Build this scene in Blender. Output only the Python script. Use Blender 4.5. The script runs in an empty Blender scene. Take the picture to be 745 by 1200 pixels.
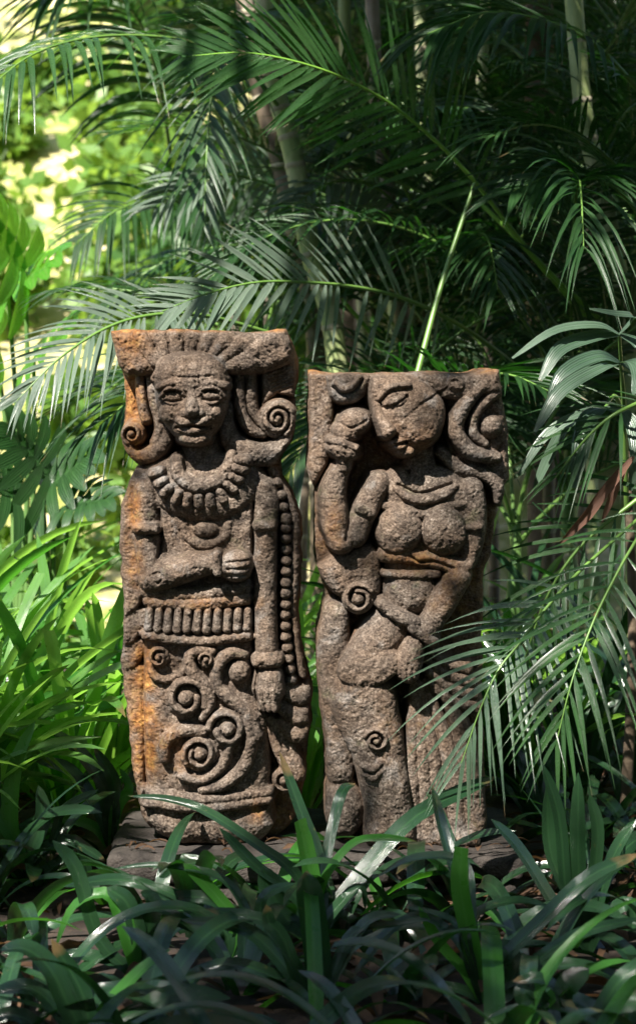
import bpy, math, random
import numpy as np
from mathutils import Vector, Matrix

# ------------------------------------------------------------------ scene, camera, light
scene = bpy.context.scene
C = scene.collection
R = math.radians
D0 = 4.67            # camera to statue plane (m)
CAMZ = 1.22          # camera height above ground
KPX = 0.002 / D0     # metres per photo pixel per metre of distance
HX, HY = 372.5, 430.0

cam_d = bpy.data.cameras.new('camera'); cam = bpy.data.objects.new('camera', cam_d)
C.objects.link(cam); scene.camera = cam
cam.location = (0, -D0, CAMZ); cam.rotation_euler = (R(90), 0, 0)
cam_d.sensor_fit = 'VERTICAL'; cam_d.sensor_height = 36; cam_d.lens = 36 * D0 / 2.4
cam_d.shift_y = -170 / 1200
cam_d.clip_start = 0.05; cam_d.clip_end = 2000
cam_d.dof.use_dof = True; cam_d.dof.focus_distance = D0 - 0.06; cam_d.dof.aperture_fstop = 4.0

SUN_DIR = Vector((-0.42, -0.75, 1.0)).normalized()      # towards the sun: high, from the left
w = bpy.data.worlds.new('World'); scene.world = w; w.use_nodes = True
nt = w.node_tree
sky = nt.nodes.new('ShaderNodeTexSky'); sky.sky_type = 'NISHITA'; sky.sun_disc = False
sky.sun_elevation = math.asin(SUN_DIR.z); sky.sun_rotation = math.atan2(SUN_DIR.x, SUN_DIR.y)
nt.links.new(sky.outputs[0], nt.nodes['Background'].inputs[0])
nt.nodes['Background'].inputs[1].default_value = 0.075
sd = bpy.data.lights.new('sun', 'SUN'); sd.energy = 5.0; sd.angle = R(0.55); sd.color = (1, .94, .85)
sun = bpy.data.objects.new('sun', sd); C.objects.link(sun)
sun.rotation_euler = (-SUN_DIR).to_track_quat('-Z', 'Y').to_euler()
scene.view_settings.view_transform = 'Standard'; scene.view_settings.look = 'None'
scene.view_settings.gamma = 1; scene.view_settings.exposure = 1.8
try: scene.view_settings.use_curve_mapping = False
except Exception: pass

rng = np.random.default_rng(7)
rnd = random.Random(11)

# ------------------------------------------------------------------ helpers
def at(px, py, d):
    """photo pixel at distance d from the camera -> world point"""
    return Vector(((px - HX) * KPX * d, d - D0, CAMZ + (HY - py) * KPX * d))

def link(o, parent=None, label=None, cat=None, group=None, kind=None):
    C.objects.link(o)
    if parent is not None: o.parent = parent
    if label: o['label'] = label
    if cat: o['category'] = cat
    if group: o['group'] = group
    if kind: o['kind'] = kind
    return o

def empty(name, loc, **k):
    o = bpy.data.objects.new(name, None); o.location = loc; o.empty_display_size = .1
    return link(o, **k)

def make_mesh(name, V, F, mat, uv=None, smooth=True):
    me = bpy.data.meshes.new(name)
    V = np.asarray(V, dtype=np.float32); F = np.asarray(F, dtype=np.int32)
    nv, nf, k = len(V), len(F), F.shape[1]
    me.vertices.add(nv); me.vertices.foreach_set('co', V.ravel())
    me.loops.add(nf * k); me.loops.foreach_set('vertex_index', F.ravel())
    me.polygons.add(nf); me.polygons.foreach_set('loop_start', np.arange(0, nf * k, k, dtype=np.int32))
    if smooth: me.polygons.foreach_set('use_smooth', np.ones(nf, dtype=bool))
    if uv is not None:
        l = me.uv_layers.new(name='UVMap')
        l.data.foreach_set('uv', np.asarray(uv, dtype=np.float32)[F.ravel()].ravel())
    me.update(calc_edges=True)
    if mat: me.materials.append(mat)
    return me

def mobj(name, V, F, mat, uv=None, smooth=True, **k):
    return link(bpy.data.objects.new(name, make_mesh(name, V, F, mat, uv, smooth)), **k)

def join(parts):
    """list of (V,F,uv) -> one"""
    Vs, Fs, Us, n = [], [], [], 0
    for V, F, U in parts:
        Vs.append(V); Fs.append(F + n); Us.append(U); n += len(V)
    return np.concatenate(Vs), np.concatenate(Fs), np.concatenate(Us)

def catmull(pts, n):
    p = np.asarray(pts, dtype=float)
    p = np.vstack([2 * p[0] - p[1], p, 2 * p[-1] - p[-2]])
    m = len(p) - 3
    out = []
    for i in range(n + 1):
        s = i / n * m; k = min(int(s), m - 1); t = s - k
        a, b, c, d = p[k], p[k + 1], p[k + 2], p[k + 3]
        out.append(.5 * (2 * b + (c - a) * t + (2 * a - 5 * b + 4 * c - d) * t * t + (3 * b - a - 3 * c + d) * t ** 3))
    return np.array(out)

_ng = np.random.default_rng(3).random((8, 256, 256))
def vnoise(x, y, layer=0):
    x = np.asarray(x, float); y = np.asarray(y, float)
    xi = np.floor(x).astype(int); yi = np.floor(y).astype(int); fx = x - xi; fy = y - yi
    fx = fx * fx * (3 - 2 * fx); fy = fy * fy * (3 - 2 * fy); g = _ng[layer % 8]
    x0, x1, y0, y1 = xi % 256, (xi + 1) % 256, yi % 256, (yi + 1) % 256
    return (g[y0, x0] * (1 - fx) + g[y0, x1] * fx) * (1 - fy) + (g[y1, x0] * (1 - fx) + g[y1, x1] * fx) * fy - .5

def fbm(x, y, o=4, layer=0):
    s = 0; a = 1
    for i in range(o): s = s + a * vnoise(x + 17.3 * i, y + 9.1 * i, layer + i); a *= .5; x, y = 1.63 * x + 1.22 * y, -1.22 * x + 1.63 * y
    return s

# ------------------------------------------------------------------ materials
def new_mat(name):
    m = bpy.data.materials.new(name); m.use_nodes = True
    return m, m.node_tree, m.node_tree.nodes['Principled BSDF']

def N(t, typ, **k):
    n = t.nodes.new(typ)
    for a, v in k.items():
        if a in n.inputs.keys(): n.inputs[a].default_value = v
        else: setattr(n, a, v)
    return n

def ramp(t, stops, src, interp='LINEAR'):
    r = t.nodes.new('ShaderNodeValToRGB'); e = r.color_ramp.elements; r.color_ramp.interpolation = interp
    while len(e) < len(stops): e.new(.5)
    for q, (p, c) in zip(e, stops): q.position = p; q.color = (*c, 1) if len(c) == 3 else c
    t.links.new(src, r.inputs[0]); return r.outputs[0]

def mix(t, fac, a, b, mode='MIX'):
    m = t.nodes.new('ShaderNodeMix'); m.data_type = 'RGBA'; m.blend_type = mode
    for s, i in ((fac, 0), (a, 6), (b, 7)):
        if hasattr(s, 'is_output'): t.links.new(s, m.inputs[i])
        else: m.inputs[i].default_value = s if not isinstance(s, tuple) else (*s, 1)
    return m.outputs[2]

def noise(t, scale, detail=4, rough=.55, coord=None, dist=0):
    n = t.nodes.new('ShaderNodeTexNoise'); n.inputs['Scale'].default_value = scale
    n.inputs['Detail'].default_value = detail; n.inputs['Roughness'].default_value = rough
    n.inputs['Distortion'].default_value = dist
    if coord is not None: t.links.new(coord, n.inputs['Vector'])
    return n.outputs['Fac']

def mathn(t, op, a, b=None, clamp=False):
    m = t.nodes.new('ShaderNodeMath'); m.operation = op; m.use_clamp = clamp
    for s, i in ((a, 0), (b, 1)):
        if s is None: continue
        if hasattr(s, 'is_output'): t.links.new(s, m.inputs[i])
        else: m.inputs[i].default_value = s
    return m.outputs[0]

def bump(t, b, h, strength, dist):
    n = t.nodes.new('ShaderNodeBump'); n.inputs['Strength'].default_value = strength; n.inputs['Distance'].default_value = dist
    t.links.new(h, n.inputs['Height']); t.links.new(n.outputs[0], b.inputs['Normal']); return n

def leaf_mat(name, c_lo, c_hi, trans, tfac=.35, rough=.34, spec=.5, rib=(.10, .17, .05), veins=26, island=True, ribw=.06):
    m, t, b = new_mat(name)
    uvn = t.nodes.new('ShaderNodeUVMap'); sp = t.nodes.new('ShaderNodeSeparateXYZ'); t.links.new(uvn.outputs[0], sp.inputs[0])
    oi = t.nodes.new('ShaderNodeObjectInfo'); ge = t.nodes.new('ShaderNodeNewGeometry')
    r = mathn(t, 'FRACT', mathn(t, 'ADD', oi.outputs['Random'], ge.outputs['Random Per Island']))
    n1 = noise(t, 9, 3, coord=t.nodes.new('ShaderNodeTexCoord').outputs['Object'])
    base = mix(t, mathn(t, 'ADD', mathn(t, 'MULTIPLY', r, .7), mathn(t, 'MULTIPLY', n1, .3)), c_lo, c_hi)
    # midrib
    u = mathn(t, 'ABSOLUTE', mathn(t, 'SUBTRACT', sp.outputs[0], .5))
    ribf = mathn(t, 'LESS_THAN', u, ribw)
    base = mix(t, mathn(t, 'MULTIPLY', ribf, .45), base, rib)
    vs = mathn(t, 'SINE', mathn(t, 'MULTIPLY', sp.outputs[0], veins * 6.283))
    base = mix(t, mathn(t, 'MULTIPLY', mathn(t, 'ADD', vs, 1.), .16), base, rib)
    tipn = mathn(t, 'ADD', sp.outputs[1], mathn(t, 'MULTIPLY', mathn(t, 'SUBTRACT', n1, .5), .5))
    tip = ramp(t, [(.0, (0, 0, 0)), (1., (1, 1, 1))], mathn(t, 'MULTIPLY', mathn(t, 'SUBTRACT', tipn, mathn(t, 'ADD', .90, mathn(t, 'MULTIPLY', r, .25))), 14, True))
    base = mix(t, mathn(t, 'MULTIPLY', tip, .85), base, (.16, .10, .045))
    sp2 = ramp(t, [(.68, (0, 0, 0)), (.74, (1, 1, 1))], noise(t, 38, 4, .6, t.nodes.new('ShaderNodeTexCoord').outputs['Object']))
    base = mix(t, mathn(t, 'MULTIPLY', sp2, .5), base, (.12, .11, .04))
    t.links.new(base, b.inputs['Base Color'])
    rn = noise(t, 35, 3, coord=t.nodes.new('ShaderNodeTexCoord').outputs['Object'])
    t.links.new(mathn(t, 'ADD', mathn(t, 'MULTIPLY', rn, .22), rough - .11), b.inputs['Roughness'])
    b.inputs['Specular IOR Level'].default_value = spec
    w_ = mathn(t, 'SINE', mathn(t, 'MULTIPLY', sp.outputs[0], veins * 6.283))
    bump(t, b, mathn(t, 'ADD', w_, mathn(t, 'MULTIPLY', n1, 6)), .5, .001)
    tr = t.nodes.new('ShaderNodeBsdfTranslucent')
    tc = mix(t, r, trans, tuple(x * .7 for x in trans)); t.links.new(tc, tr.inputs[0])
    mx = t.nodes.new('ShaderNodeMixShader'); mx.inputs[0].default_value = tfac
    t.links.new(b.outputs[0], mx.inputs[1]); t.links.new(tr.outputs[0], mx.inputs[2])
    t.links.new(mx.outputs[0], t.nodes['Material Output'].inputs[0])
    return m

M = {}
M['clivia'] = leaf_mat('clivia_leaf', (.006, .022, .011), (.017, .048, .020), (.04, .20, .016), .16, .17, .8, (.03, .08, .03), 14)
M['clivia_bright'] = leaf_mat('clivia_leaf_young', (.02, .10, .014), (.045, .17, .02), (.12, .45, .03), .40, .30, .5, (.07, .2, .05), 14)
M['lily'] = leaf_mat('lily_leaf', (.055, .16, .03), (.12, .28, .05), (.34, .68, .08), .48, .30, .55, (.09, .2, .07), 12)
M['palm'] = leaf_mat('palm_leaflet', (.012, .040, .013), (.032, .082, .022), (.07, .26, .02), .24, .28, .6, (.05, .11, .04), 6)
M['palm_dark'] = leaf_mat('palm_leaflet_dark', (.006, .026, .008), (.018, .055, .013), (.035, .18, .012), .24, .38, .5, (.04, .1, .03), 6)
M['palm_glare'] = leaf_mat('palm_leaflet_painted_glare', (.075, .11, .085), (.16, .205, .16), (.14, .25, .09), .2, .30, .7, (.08, .13, .07), 6)  # silvery glare on the leaflets is painted into this grey-green base colour
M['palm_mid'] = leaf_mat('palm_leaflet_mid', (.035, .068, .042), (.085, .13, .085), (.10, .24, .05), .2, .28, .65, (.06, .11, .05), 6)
M['fan'] = leaf_mat('fan_leaf', (.035, .065, .045), (.08, .12, .085), (.09, .20, .06), .16, .34, .6, (.03, .08, .03), 7, ribw=.02)
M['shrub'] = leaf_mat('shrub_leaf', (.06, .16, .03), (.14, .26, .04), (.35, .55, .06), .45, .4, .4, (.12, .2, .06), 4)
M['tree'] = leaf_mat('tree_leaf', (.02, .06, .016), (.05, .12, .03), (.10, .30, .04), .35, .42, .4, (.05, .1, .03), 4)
M['philo'] = leaf_mat('philodendron_leaf', (.05, .20, .02), (.09, .28, .03), (.35, .75, .05), .5, .28, .5, (.14, .3, .06), 3)
M['dry'] = leaf_mat('dry_leaf', (.025, .014, .009), (.10, .055, .03), (.30, .16, .06), .2, .65, .25, (.12, .07, .04), 10)
M['dryfrond'] = leaf_mat('dry_frond', (.10, .045, .03), (.22, .12, .085), (.40, .18, .10), .25, .6, .25, (.2, .1, .07), 10)

def simple(name, lo, hi, scale, rough=.7, bs=.4, bd=.004, spec=.3):
    m, t, b = new_mat(name)
    co = t.nodes.new('ShaderNodeTexCoord').outputs['Object']
    n1 = noise(t, scale, 6, .6, co)
    t.links.new(ramp(t, [(.3, lo), (.7, hi)], n1), b.inputs['Base Color'])
    b.inputs['Roughness'].default_value = rough; b.inputs['Specular IOR Level'].default_value = spec
    bump(t, b, noise(t, scale * 6, 5, .6, co), bs, bd); return m
M['rachis'] = simple('green_rachis', (.07, .15, .03), (.13, .24, .05), 6, .4, .1, .001, .5)
M['petiole'] = simple('bright_petiole', (.10, .24, .03), (.17, .34, .05), 6, .35, .1, .001, .5)
M['bark'] = simple('brown_bark', (.06, .045, .03), (.15, .11, .075), 9, .85, .7, .01)
M['stem'] = simple('green_stem', (.05, .12, .03), (.10, .18, .05), 5, .5, .2, .002)
M['scar'] = simple('pale_cane_ring', (.22, .20, .14), (.38, .34, .25), 20, .8, .4, .003)
M['pebble'] = simple('grey_pebble', (.18, .18, .19), (.42, .42, .43), 14, .75, .4, .003)

def cane_mat(name, lo, hi, blotch):
    m, t, b = new_mat(name)
    co = t.nodes.new('ShaderNodeTexCoord').outputs['Object']
    mp = N(t, 'ShaderNodeMapping'); mp.inputs['Scale'].default_value = (1, 1, .35); t.links.new(co, mp.inputs[0])
    a = ramp(t, [(.3, lo), (.72, hi)], noise(t, 14, 6, .6, mp.outputs[0]))
    base = mix(t, ramp(t, [(.5, (0, 0, 0)), (.66, (1, 1, 1))], noise(t, 7, 5, .6, mp.outputs[0], .5)), a, blotch)
    t.links.new(base, b.inputs['Base Color']); b.inputs['Roughness'].default_value = .62
    bump(t, b, noise(t, 60, 5, .6, mp.outputs[0]), .4, .003); return m
M['cane'] = cane_mat('pale_green_cane', (.12, .18, .06), (.32, .37, .16), (.38, .35, .24))
M['cane_brown'] = cane_mat('brown_cane', (.07, .05, .03), (.16, .12, .08), (.22, .19, .15))

def stone_mat(name, stain):
    m, t, b = new_mat(name)
    co = t.nodes.new('ShaderNodeTexCoord').outputs['Object']
    grain = noise(t, 190, 5, .75, co); mid = noise(t, 22, 5, .6, co); big = noise(t, 5, 5, .6, co, .4)
    gm = mathn(t, 'ADD', mathn(t, 'MULTIPLY', grain, .6), mathn(t, 'MULTIPLY', noise(t, 48, 5, .7, co), .4))
    base = ramp(t, [(.36, (.020, .015, .012)), (.45, (.060, .045, .035)), (.53, (.130, .102, .080)), (.64, (.31, .265, .225))], gm)
    dk = ramp(t, [(.42, (0, 0, 0)), (.60, (1, 1, 1))], noise(t, 8.5, 6, .65, co, .5))
    base = mix(t, mathn(t, 'MULTIPLY', dk, .45), base, ramp(t, [(.38, (.012, .010, .009)), (.62, (.075, .062, .053))], gm))
    # brown mineral patches
    f = ramp(t, [(.40, (0, 0, 0)), (.62, (1, 1, 1))], big)
    base = mix(t, mathn(t, 'MULTIPLY', f, .55), base, ramp(t, [(.38, (.035, .020, .011)), (.62, (.18, .108, .062))], gm))
    # pale lichen
    l = ramp(t, [(.56, (0, 0, 0)), (.68, (1, 1, 1))], noise(t, 11, 7, .65, co, .3))
    base = mix(t, mathn(t, 'MULTIPLY', l, .55), base, ramp(t, [(.38, (.07, .067, .064)), (.62, (.31, .295, .28))], gm))
    # ochre / rust stain from the painted mask attribute (streaks of its own shape)
    at_ = t.nodes.new('ShaderNodeAttribute'); at_.attribute_name = 'stain'
    sf = mathn(t, 'MULTIPLY', at_.outputs['Fac'], ramp(t, [(.30, (.35, .35, .35)), (.52, (1, 1, 1))], mid), True)
    base = mix(t, sf, base, ramp(t, [(.34, (.07, .027, .009)), (.5, (.20, .082, .020)), (.66, (.34, .19, .055))], noise(t, 60, 6, .7, co)))
    mg = ramp(t, [(.60, (0, 0, 0)), (.72, (1, 1, 1))], noise(t, 7.5, 7, .7, co, .6))
    base = mix(t, mathn(t, 'MULTIPLY', mg, .5), base, ramp(t, [(.38, (.03, .035, .014)), (.62, (.13, .14, .06))], gm))
    # soot-black algae specks
    k = ramp(t, [(.60, (0, 0, 0)), (.70, (1, 1, 1))], noise(t, 34, 6, .65, co))
    base = mix(t, mathn(t, 'MULTIPLY', k, .7), base, (.022, .019, .017))
    t.links.new(base, b.inputs['Base Color']); b.inputs['Roughness'].default_value = .82
    b.inputs['Specular IOR Level'].default_value = .35
    v = t.nodes.new('ShaderNodeTexVoronoi'); v.inputs['Scale'].default_value = 150; t.links.new(co, v.inputs['Vector'])
    pit = ramp(t, [(.0, (0, 0, 0)), (.25, (1, 1, 1))], v.outputs['Distance'])
    h = mathn(t, 'ADD', mathn(t, 'MULTIPLY', grain, 1.5), mathn(t, 'MULTIPLY', pit, .35))
    bump(t, b, h, .75, .004)
    return m
M['stone'] = stone_mat('weathered_lava_stone', True)
M['plinth'] = simple('shade_darkened_plinth_stone', (.012, .010, .009), (.060, .050, .043), 26, .85, .9, .008)  # shade put into the stone colour, since sun falls on the slab

def ground_mat():
    m, t, b = new_mat('soil_and_litter')
    co = t.nodes.new('ShaderNodeTexCoord').outputs['Object']
    g = noise(t, 30, 7, .7, co)
    soil = ramp(t, [(.3, (.012, .008, .006)), (.55, (.035, .022, .015)), (.8, (.09, .06, .04))], g)
    sp = t.nodes.new('ShaderNodeSeparateXYZ'); t.links.new(co, sp.inputs[0])
    # open clearing further back: dry grass and leaf litter over pale earth
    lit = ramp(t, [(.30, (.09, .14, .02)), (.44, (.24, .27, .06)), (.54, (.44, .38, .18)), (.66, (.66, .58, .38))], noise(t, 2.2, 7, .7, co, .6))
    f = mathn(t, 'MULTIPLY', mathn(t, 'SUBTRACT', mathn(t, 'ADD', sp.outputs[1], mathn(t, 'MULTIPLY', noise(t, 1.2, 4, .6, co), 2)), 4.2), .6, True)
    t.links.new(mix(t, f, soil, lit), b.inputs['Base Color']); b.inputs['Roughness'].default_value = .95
    bump(t, b, g, .9, .02); return m
M['ground'] = ground_mat()

# ------------------------------------------------------------------ ground
def gz(x, y):
    x = np.asarray(x, float); y = np.asarray(y, float)
    s = np.clip((y - 4.0) / 17.0, 0, 1); s = s * s * (3 - 2 * s)
    near = np.exp(-((x / 3.5) ** 2 + (y / 4.0) ** 2))
    return 6.2 * s + .05 * fbm(x * 1.3, y * 1.3, 4) * (1 - .5 * near) + .35 * fbm(x * .25, y * .25, 3) * s - .005

def spaced(lo, hi, n, p):
    u = np.linspace(-1, 1, n); v = np.sign(u) * np.abs(u) ** p
    return np.where(v < 0, -v * lo, v * hi)
gx = spaced(-220, 220, 221, 3.2); gy = spaced(-60, 400, 261, 3.2)
GX, GY = np.meshgrid(gx, gy)
GZ = gz(GX, GY)
ny_, nx_ = GX.shape
idx = np.arange(ny_ * nx_).reshape(ny_, nx_)
GF = np.stack([idx[:-1, :-1], idx[:-1, 1:], idx[1:, 1:], idx[1:, :-1]], -1).reshape(-1, 4)
mobj('ground', np.stack([GX, GY, GZ], -1).reshape(-1, 3), GF, M['ground'], kind='structure')

# ------------------------------------------------------------------ carved stone reliefs
class Relief:
    def __init__(s, yt, yb, left, right, ny, nx, seed):
        ly = np.array(left); ry = np.array(right)
        y = np.linspace(yt, yb, ny)
        L = np.interp(y, ly[:, 1], ly[:, 0]); Rr = np.interp(y, ry[:, 1], ry[:, 0])
        ker = np.hanning(15); ker /= ker.sum()
        sm = lambda a: np.convolve(np.pad(a, 7, mode='edge'), ker, 'valid')
        L = sm(L) + 2.2 * fbm(y / 14, y * 0 + seed, 4); Rr = sm(Rr) + 2.2 * fbm(y / 14, y * 0 + seed + 7, 4)
        u = np.linspace(0, 1, nx)
        s.X0 = L[:, None] + (Rr - L)[:, None] * u[None]; s.Y0 = np.repeat(y[:, None], nx, 1)
        s.y = y; s.L, s.R = L, Rr
        s.X = s.X0 + 1.3 * fbm(s.X0 / 22, s.Y0 / 22, 3, seed); s.Y = s.Y0 + 1.3 * fbm(s.X0 / 22 + 40, s.Y0 / 22, 3, seed + 2)
        s.Z = np.zeros_like(s.X); s.id = np.zeros(s.X.shape, int); s.names = ['block']; s.seed = seed
    def part(s, name):
        s.names.append(name); return len(s.names) - 1
    def _rows(s, y0, y1):
        return slice(*np.clip(np.searchsorted(s.y, [y0 - 4, y1 + 4]), 0, len(s.y)))
    def _put(s, sl, h, p, k):
        Z = s.Z[sl]; I = s.id[sl]
        I[h > Z] = p
        q = np.clip(.5 + .5 * (h - Z) / k, 0, 1)
        s.Z[sl] = Z * (1 - q) + h * q + k * q * (1 - q)
    def chain(s, pts, p, f=1.0, k=2.0, sm=0):
        """round-backed ridge through (x, y, radius, crest height)"""
        pts = catmull(pts, sm) if sm else np.asarray(pts, float)
        rr = pts[:, 2].max() + 6
        sl = s._rows(pts[:, 1].min() - rr, pts[:, 1].max() + rr)
        X, Y = s.X[sl], s.Y[sl]; best = np.full(X.shape, -60.)
        for a, b in zip(pts[:-1], pts[1:]):
            dx, dy = b[0] - a[0], b[1] - a[1]; l2 = dx * dx + dy * dy + 1e-9
            t = np.clip(((X - a[0]) * dx + (Y - a[1]) * dy) / l2, 0, 1)
            d = np.hypot(X - a[0] - t * dx, Y - a[1] - t * dy)
            r = a[2] + (b[2] - a[2]) * t; z = a[3] + (b[3] - a[3]) * t
            e = d / r
            h = np.where(e < 1, z - f * r * (1 - np.sqrt(np.clip(1 - e * e, 0, 1))), z - f * r - 7 * (d - r))
            best = np.maximum(best, h)
        s._put(sl, best, p, k)
    def ell(s, cx, cy, rx, ry, z, p, ang=0, f=1.0, k=2.0):
        q = max(rx, ry) + 6; sl = s._rows(cy - q, cy + q)
        c, n = math.cos(R(ang)), math.sin(R(ang)); X = s.X[sl] - cx; Y = s.Y[sl] - cy
        e = np.hypot((X * c + Y * n) / rx, (-X * n + Y * c) / ry); m = min(rx, ry)
        h = np.where(e < 1, z - f * m * (1 - np.sqrt(np.clip(1 - e * e, 0, 1))), z - f * m - 7 * m * (e - 1))
        s._put(sl, h, p, k)
    def poly(s, pts, z, edge, p, f=1.0, k=2.0, sm=0, tilt=(0, 0)):
        pts = np.asarray(pts, float)
        if sm: pts = catmull(np.vstack([pts, pts[:1]]), sm)[:-1]
        sl = s._rows(pts[:, 1].min() - 8, pts[:, 1].max() + 8); X, Y = s.X[sl], s.Y[sl]
        d = np.full(X.shape, 1e9); ins = np.zeros(X.shape, bool)
        for a, b in zip(pts, np.roll(pts, -1, 0)):
            dx, dy = b - a; t = np.clip(((X - a[0]) * dx + (Y - a[1]) * dy) / (dx * dx + dy * dy + 1e-9), 0, 1)
            d = np.minimum(d, np.hypot(X - a[0] - t * dx, Y - a[1] - t * dy))
            c = ((a[1] > Y) != (b[1] > Y)) & (X < (b[0] - a[0]) * (Y - a[1]) / (b[1] - a[1] + 1e-9) + a[0]); ins ^= c
        q = np.clip(1 - d / edge, 0, 1); cx, cy = pts.mean(0)
        zz = z + tilt[0] * (X - cx) + tilt[1] * (Y - cy)
        h = np.where(ins, zz - f * edge * (1 - np.sqrt(np.clip(1 - q * q, 0, 1))), zz - f * edge - 7 * d)
        s._put(sl, h, p, k)
    def groove(s, pts, wd, dep, sm=0):
        pts = catmull(pts, sm) if sm else np.asarray(pts, float)
        sl = s._rows(pts[:, 1].min() - 3 * wd, pts[:, 1].max() + 3 * wd); X, Y = s.X[sl], s.Y[sl]; d = np.full(X.shape, 1e9)
        for a, b in zip(pts[:-1], pts[1:]):
            dx, dy = b[0] - a[0], b[1] - a[1]
            t = np.clip(((X - a[0]) * dx + (Y - a[1]) * dy) / (dx * dx + dy * dy + 1e-9), 0, 1)
            d = np.minimum(d, np.hypot(X - a[0] - t * dx, Y - a[1] - t * dy))
        s.Z[sl] -= dep * np.exp(-(d / wd) ** 2)
    def dent(s, cx, cy, rx, ry, dep, ang=0):
        q = 2.5 * max(rx, ry); sl = s._rows(cy - q, cy + q); c, n = math.cos(R(ang)), math.sin(R(ang)); X = s.X[sl] - cx; Y = s.Y[sl] - cy
        s.Z[sl] -= dep * np.exp(-(((X * c + Y * n) / rx) ** 2 + ((-X * n + Y * c) / ry) ** 2))
    def spiral(s, cx, cy, r, turns, a0, dr, wd, z, p, boss=.34, squash=1.0):
        """rolled scroll round a central boss, cut by a spiral groove"""
        n = max(12, int(turns * 20)); pts = []; gr = []; br = boss * r if boss else .12 * r
        wd = (r - br - turns) / (1.8 + 2 * turns)
        for i in range(n + 1):
            q = i / n; a = R(a0) + dr * q * turns * 2 * math.pi; rr = (r - wd) + (br + .8 * wd - r + wd) * q
            pts.append((cx + rr * math.cos(a), cy + squash * rr * math.sin(a), wd * (1.06 - .12 * q), z + 2 * q))
            g_ = rr - wd - .4; gr.append((cx + g_ * math.cos(a), cy + squash * g_ * math.sin(a)))
        s.ell(cx, cy, r, r * squash, z - wd * 1.1, p, 0, .35, .6)
        s.chain(pts, p, 1.1, .6)
        if boss: s.ell(cx, cy, br, br * squash, z + 4, p, 0, 1, .5)
        s.groove(gr, 1.25, 4.5)
    def finish(s, root, thick, stain, zmid=30):
        Z, X0, Y0, sd_ = s.Z, s.X0, s.Y0, s.seed
        ed = np.minimum(np.minimum(X0 - s.L[:, None], s.R[:, None] - X0), np.minimum(Y0 - s.y[0], s.y[-1] - Y0) * 1.4)
        er = 8.; q = np.clip(1 - ed / er, 0, 1); Z = Z - er * .9 * (1 - np.sqrt(1 - q * q))
        Z = Z + 3.0 * fbm(X0 / 34, Y0 / 34, 3, sd_) + 1.3 * fbm(X0 / 7, Y0 / 7, 3, sd_ + 1) + 1.05 * fbm(.8 * X0 / 2.2 + .6 * Y0 / 2.2, .8 * Y0 / 2.2 - .6 * X0 / 2.2, 2, sd_ + 3)
        pit = np.clip(vnoise((.7 * X0 + .71 * Y0) / 2.8 + 50, (.7 * Y0 - .71 * X0) / 2.8, 5) - .27, 0, 1) * np.clip(vnoise(X0 / 30, Y0 / 30, 4) + .6, 0, 1)
        Z = Z - 6 * pit
        ny, nx = Z.shape
        xs = (X0 - HX) * .002; zs = CAMZ + (HY - Y0 - (5 * fbm(X0 / 30, X0 * 0 + sd_, 4) + 1.0) * np.exp(-(Y0 - s.y[0]) / 10)) * .002; ys = (zmid - Z) * .002 * 1.42
        front = np.stack([xs, ys, zs], -1)
        # sides and back
        nb = 16
        wob = lambda a, b, l: .012 * fbm(a * 9, b * 9, 3, l)
        def wall(e):
            out = []
            for j in range(1, nb + 1):
                q_ = j / nb; p_ = e.copy(); p_[:, 1] = e[:, 1] * (1 - q_) + thick * q_
                off = wob(p_[:, 2], p_[:, 1] + sd_, 2)
                p_[:, 0] += off * min(1, q_ * 3); p_[:, 1] += .5 * off; out.append(p_)
            return out
        ring = np.concatenate([front[0], front[1:, -1], front[-1, ::-1][1:], front[:0:-1, 0][1:]])
        ii = np.arange(ny * nx).reshape(ny, nx)
        rid = np.concatenate([ii[0], ii[1:, -1], ii[-1, ::-1][1:], ii[:0:-1, 0][1:]])
        layers = wall(ring); V = [front.reshape(-1, 3)]; prev = rid; base = ny * nx; F2 = []
        for ly in layers:
            cur = base + np.arange(len(ring)); base += len(ring); V.append(ly)
            F2.append(np.stack([prev, np.roll(prev, -1), np.roll(cur, -1), cur], -1)); prev = cur
        c = layers[-1].mean(0); V.append(c[None]); F2.append(np.stack([prev, np.roll(prev, -1), np.full(len(prev), base), np.full(len(prev), base)], -1))
        V = np.concatenate(V)
        F1 = np.stack([ii[:-1, :-1], ii[1:, :-1], ii[1:, 1:], ii[:-1, 1:]], -1).reshape(-1, 4)
        G = s.id[:-1, :-1].copy(); hh, ww = G.shape; seen = np.zeros((hh, ww), bool); comps = {}
        for p in range(1, len(s.names)):
            for y_, x_ in zip(*np.nonzero(G == p)):
                if seen[y_, x_]: continue
                st_ = [(y_, x_)]; seen[y_, x_] = True; cells = []
                while st_:
                    b_, a_ = st_.pop(); cells.append((b_, a_))
                    for e_, f_ in ((b_ + 1, a_), (b_ - 1, a_), (b_, a_ + 1), (b_, a_ - 1)):
                        if 0 <= e_ < hh and 0 <= f_ < ww and not seen[e_, f_] and G[e_, f_] == p: seen[e_, f_] = True; st_.append((e_, f_))
                comps.setdefault(p, []).append(cells)
        for p, cs in comps.items():
            cs.sort(key=len)
            for cells in cs[:-1]:          # small islands join what surrounds them
                nb_ = [G[e_, f_] for b_, a_ in cells for e_, f_ in ((b_ + 1, a_), (b_ - 1, a_), (b_, a_ + 1), (b_, a_ - 1)) if 0 <= e_ < hh and 0 <= f_ < ww and G[e_, f_] != p]
                q_ = max(set(nb_), key=nb_.count) if nb_ else 0
                for b_, a_ in cells: G[b_, a_] = q_
        fid = G.reshape(-1)
        F2a = np.concatenate(F2[:-1])[:, ::-1]; Fb = F2[-1][:, [1, 0, 2]]
        # normals over the whole stone so that parts meet without a seam
        nrm = np.zeros_like(V)
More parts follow.
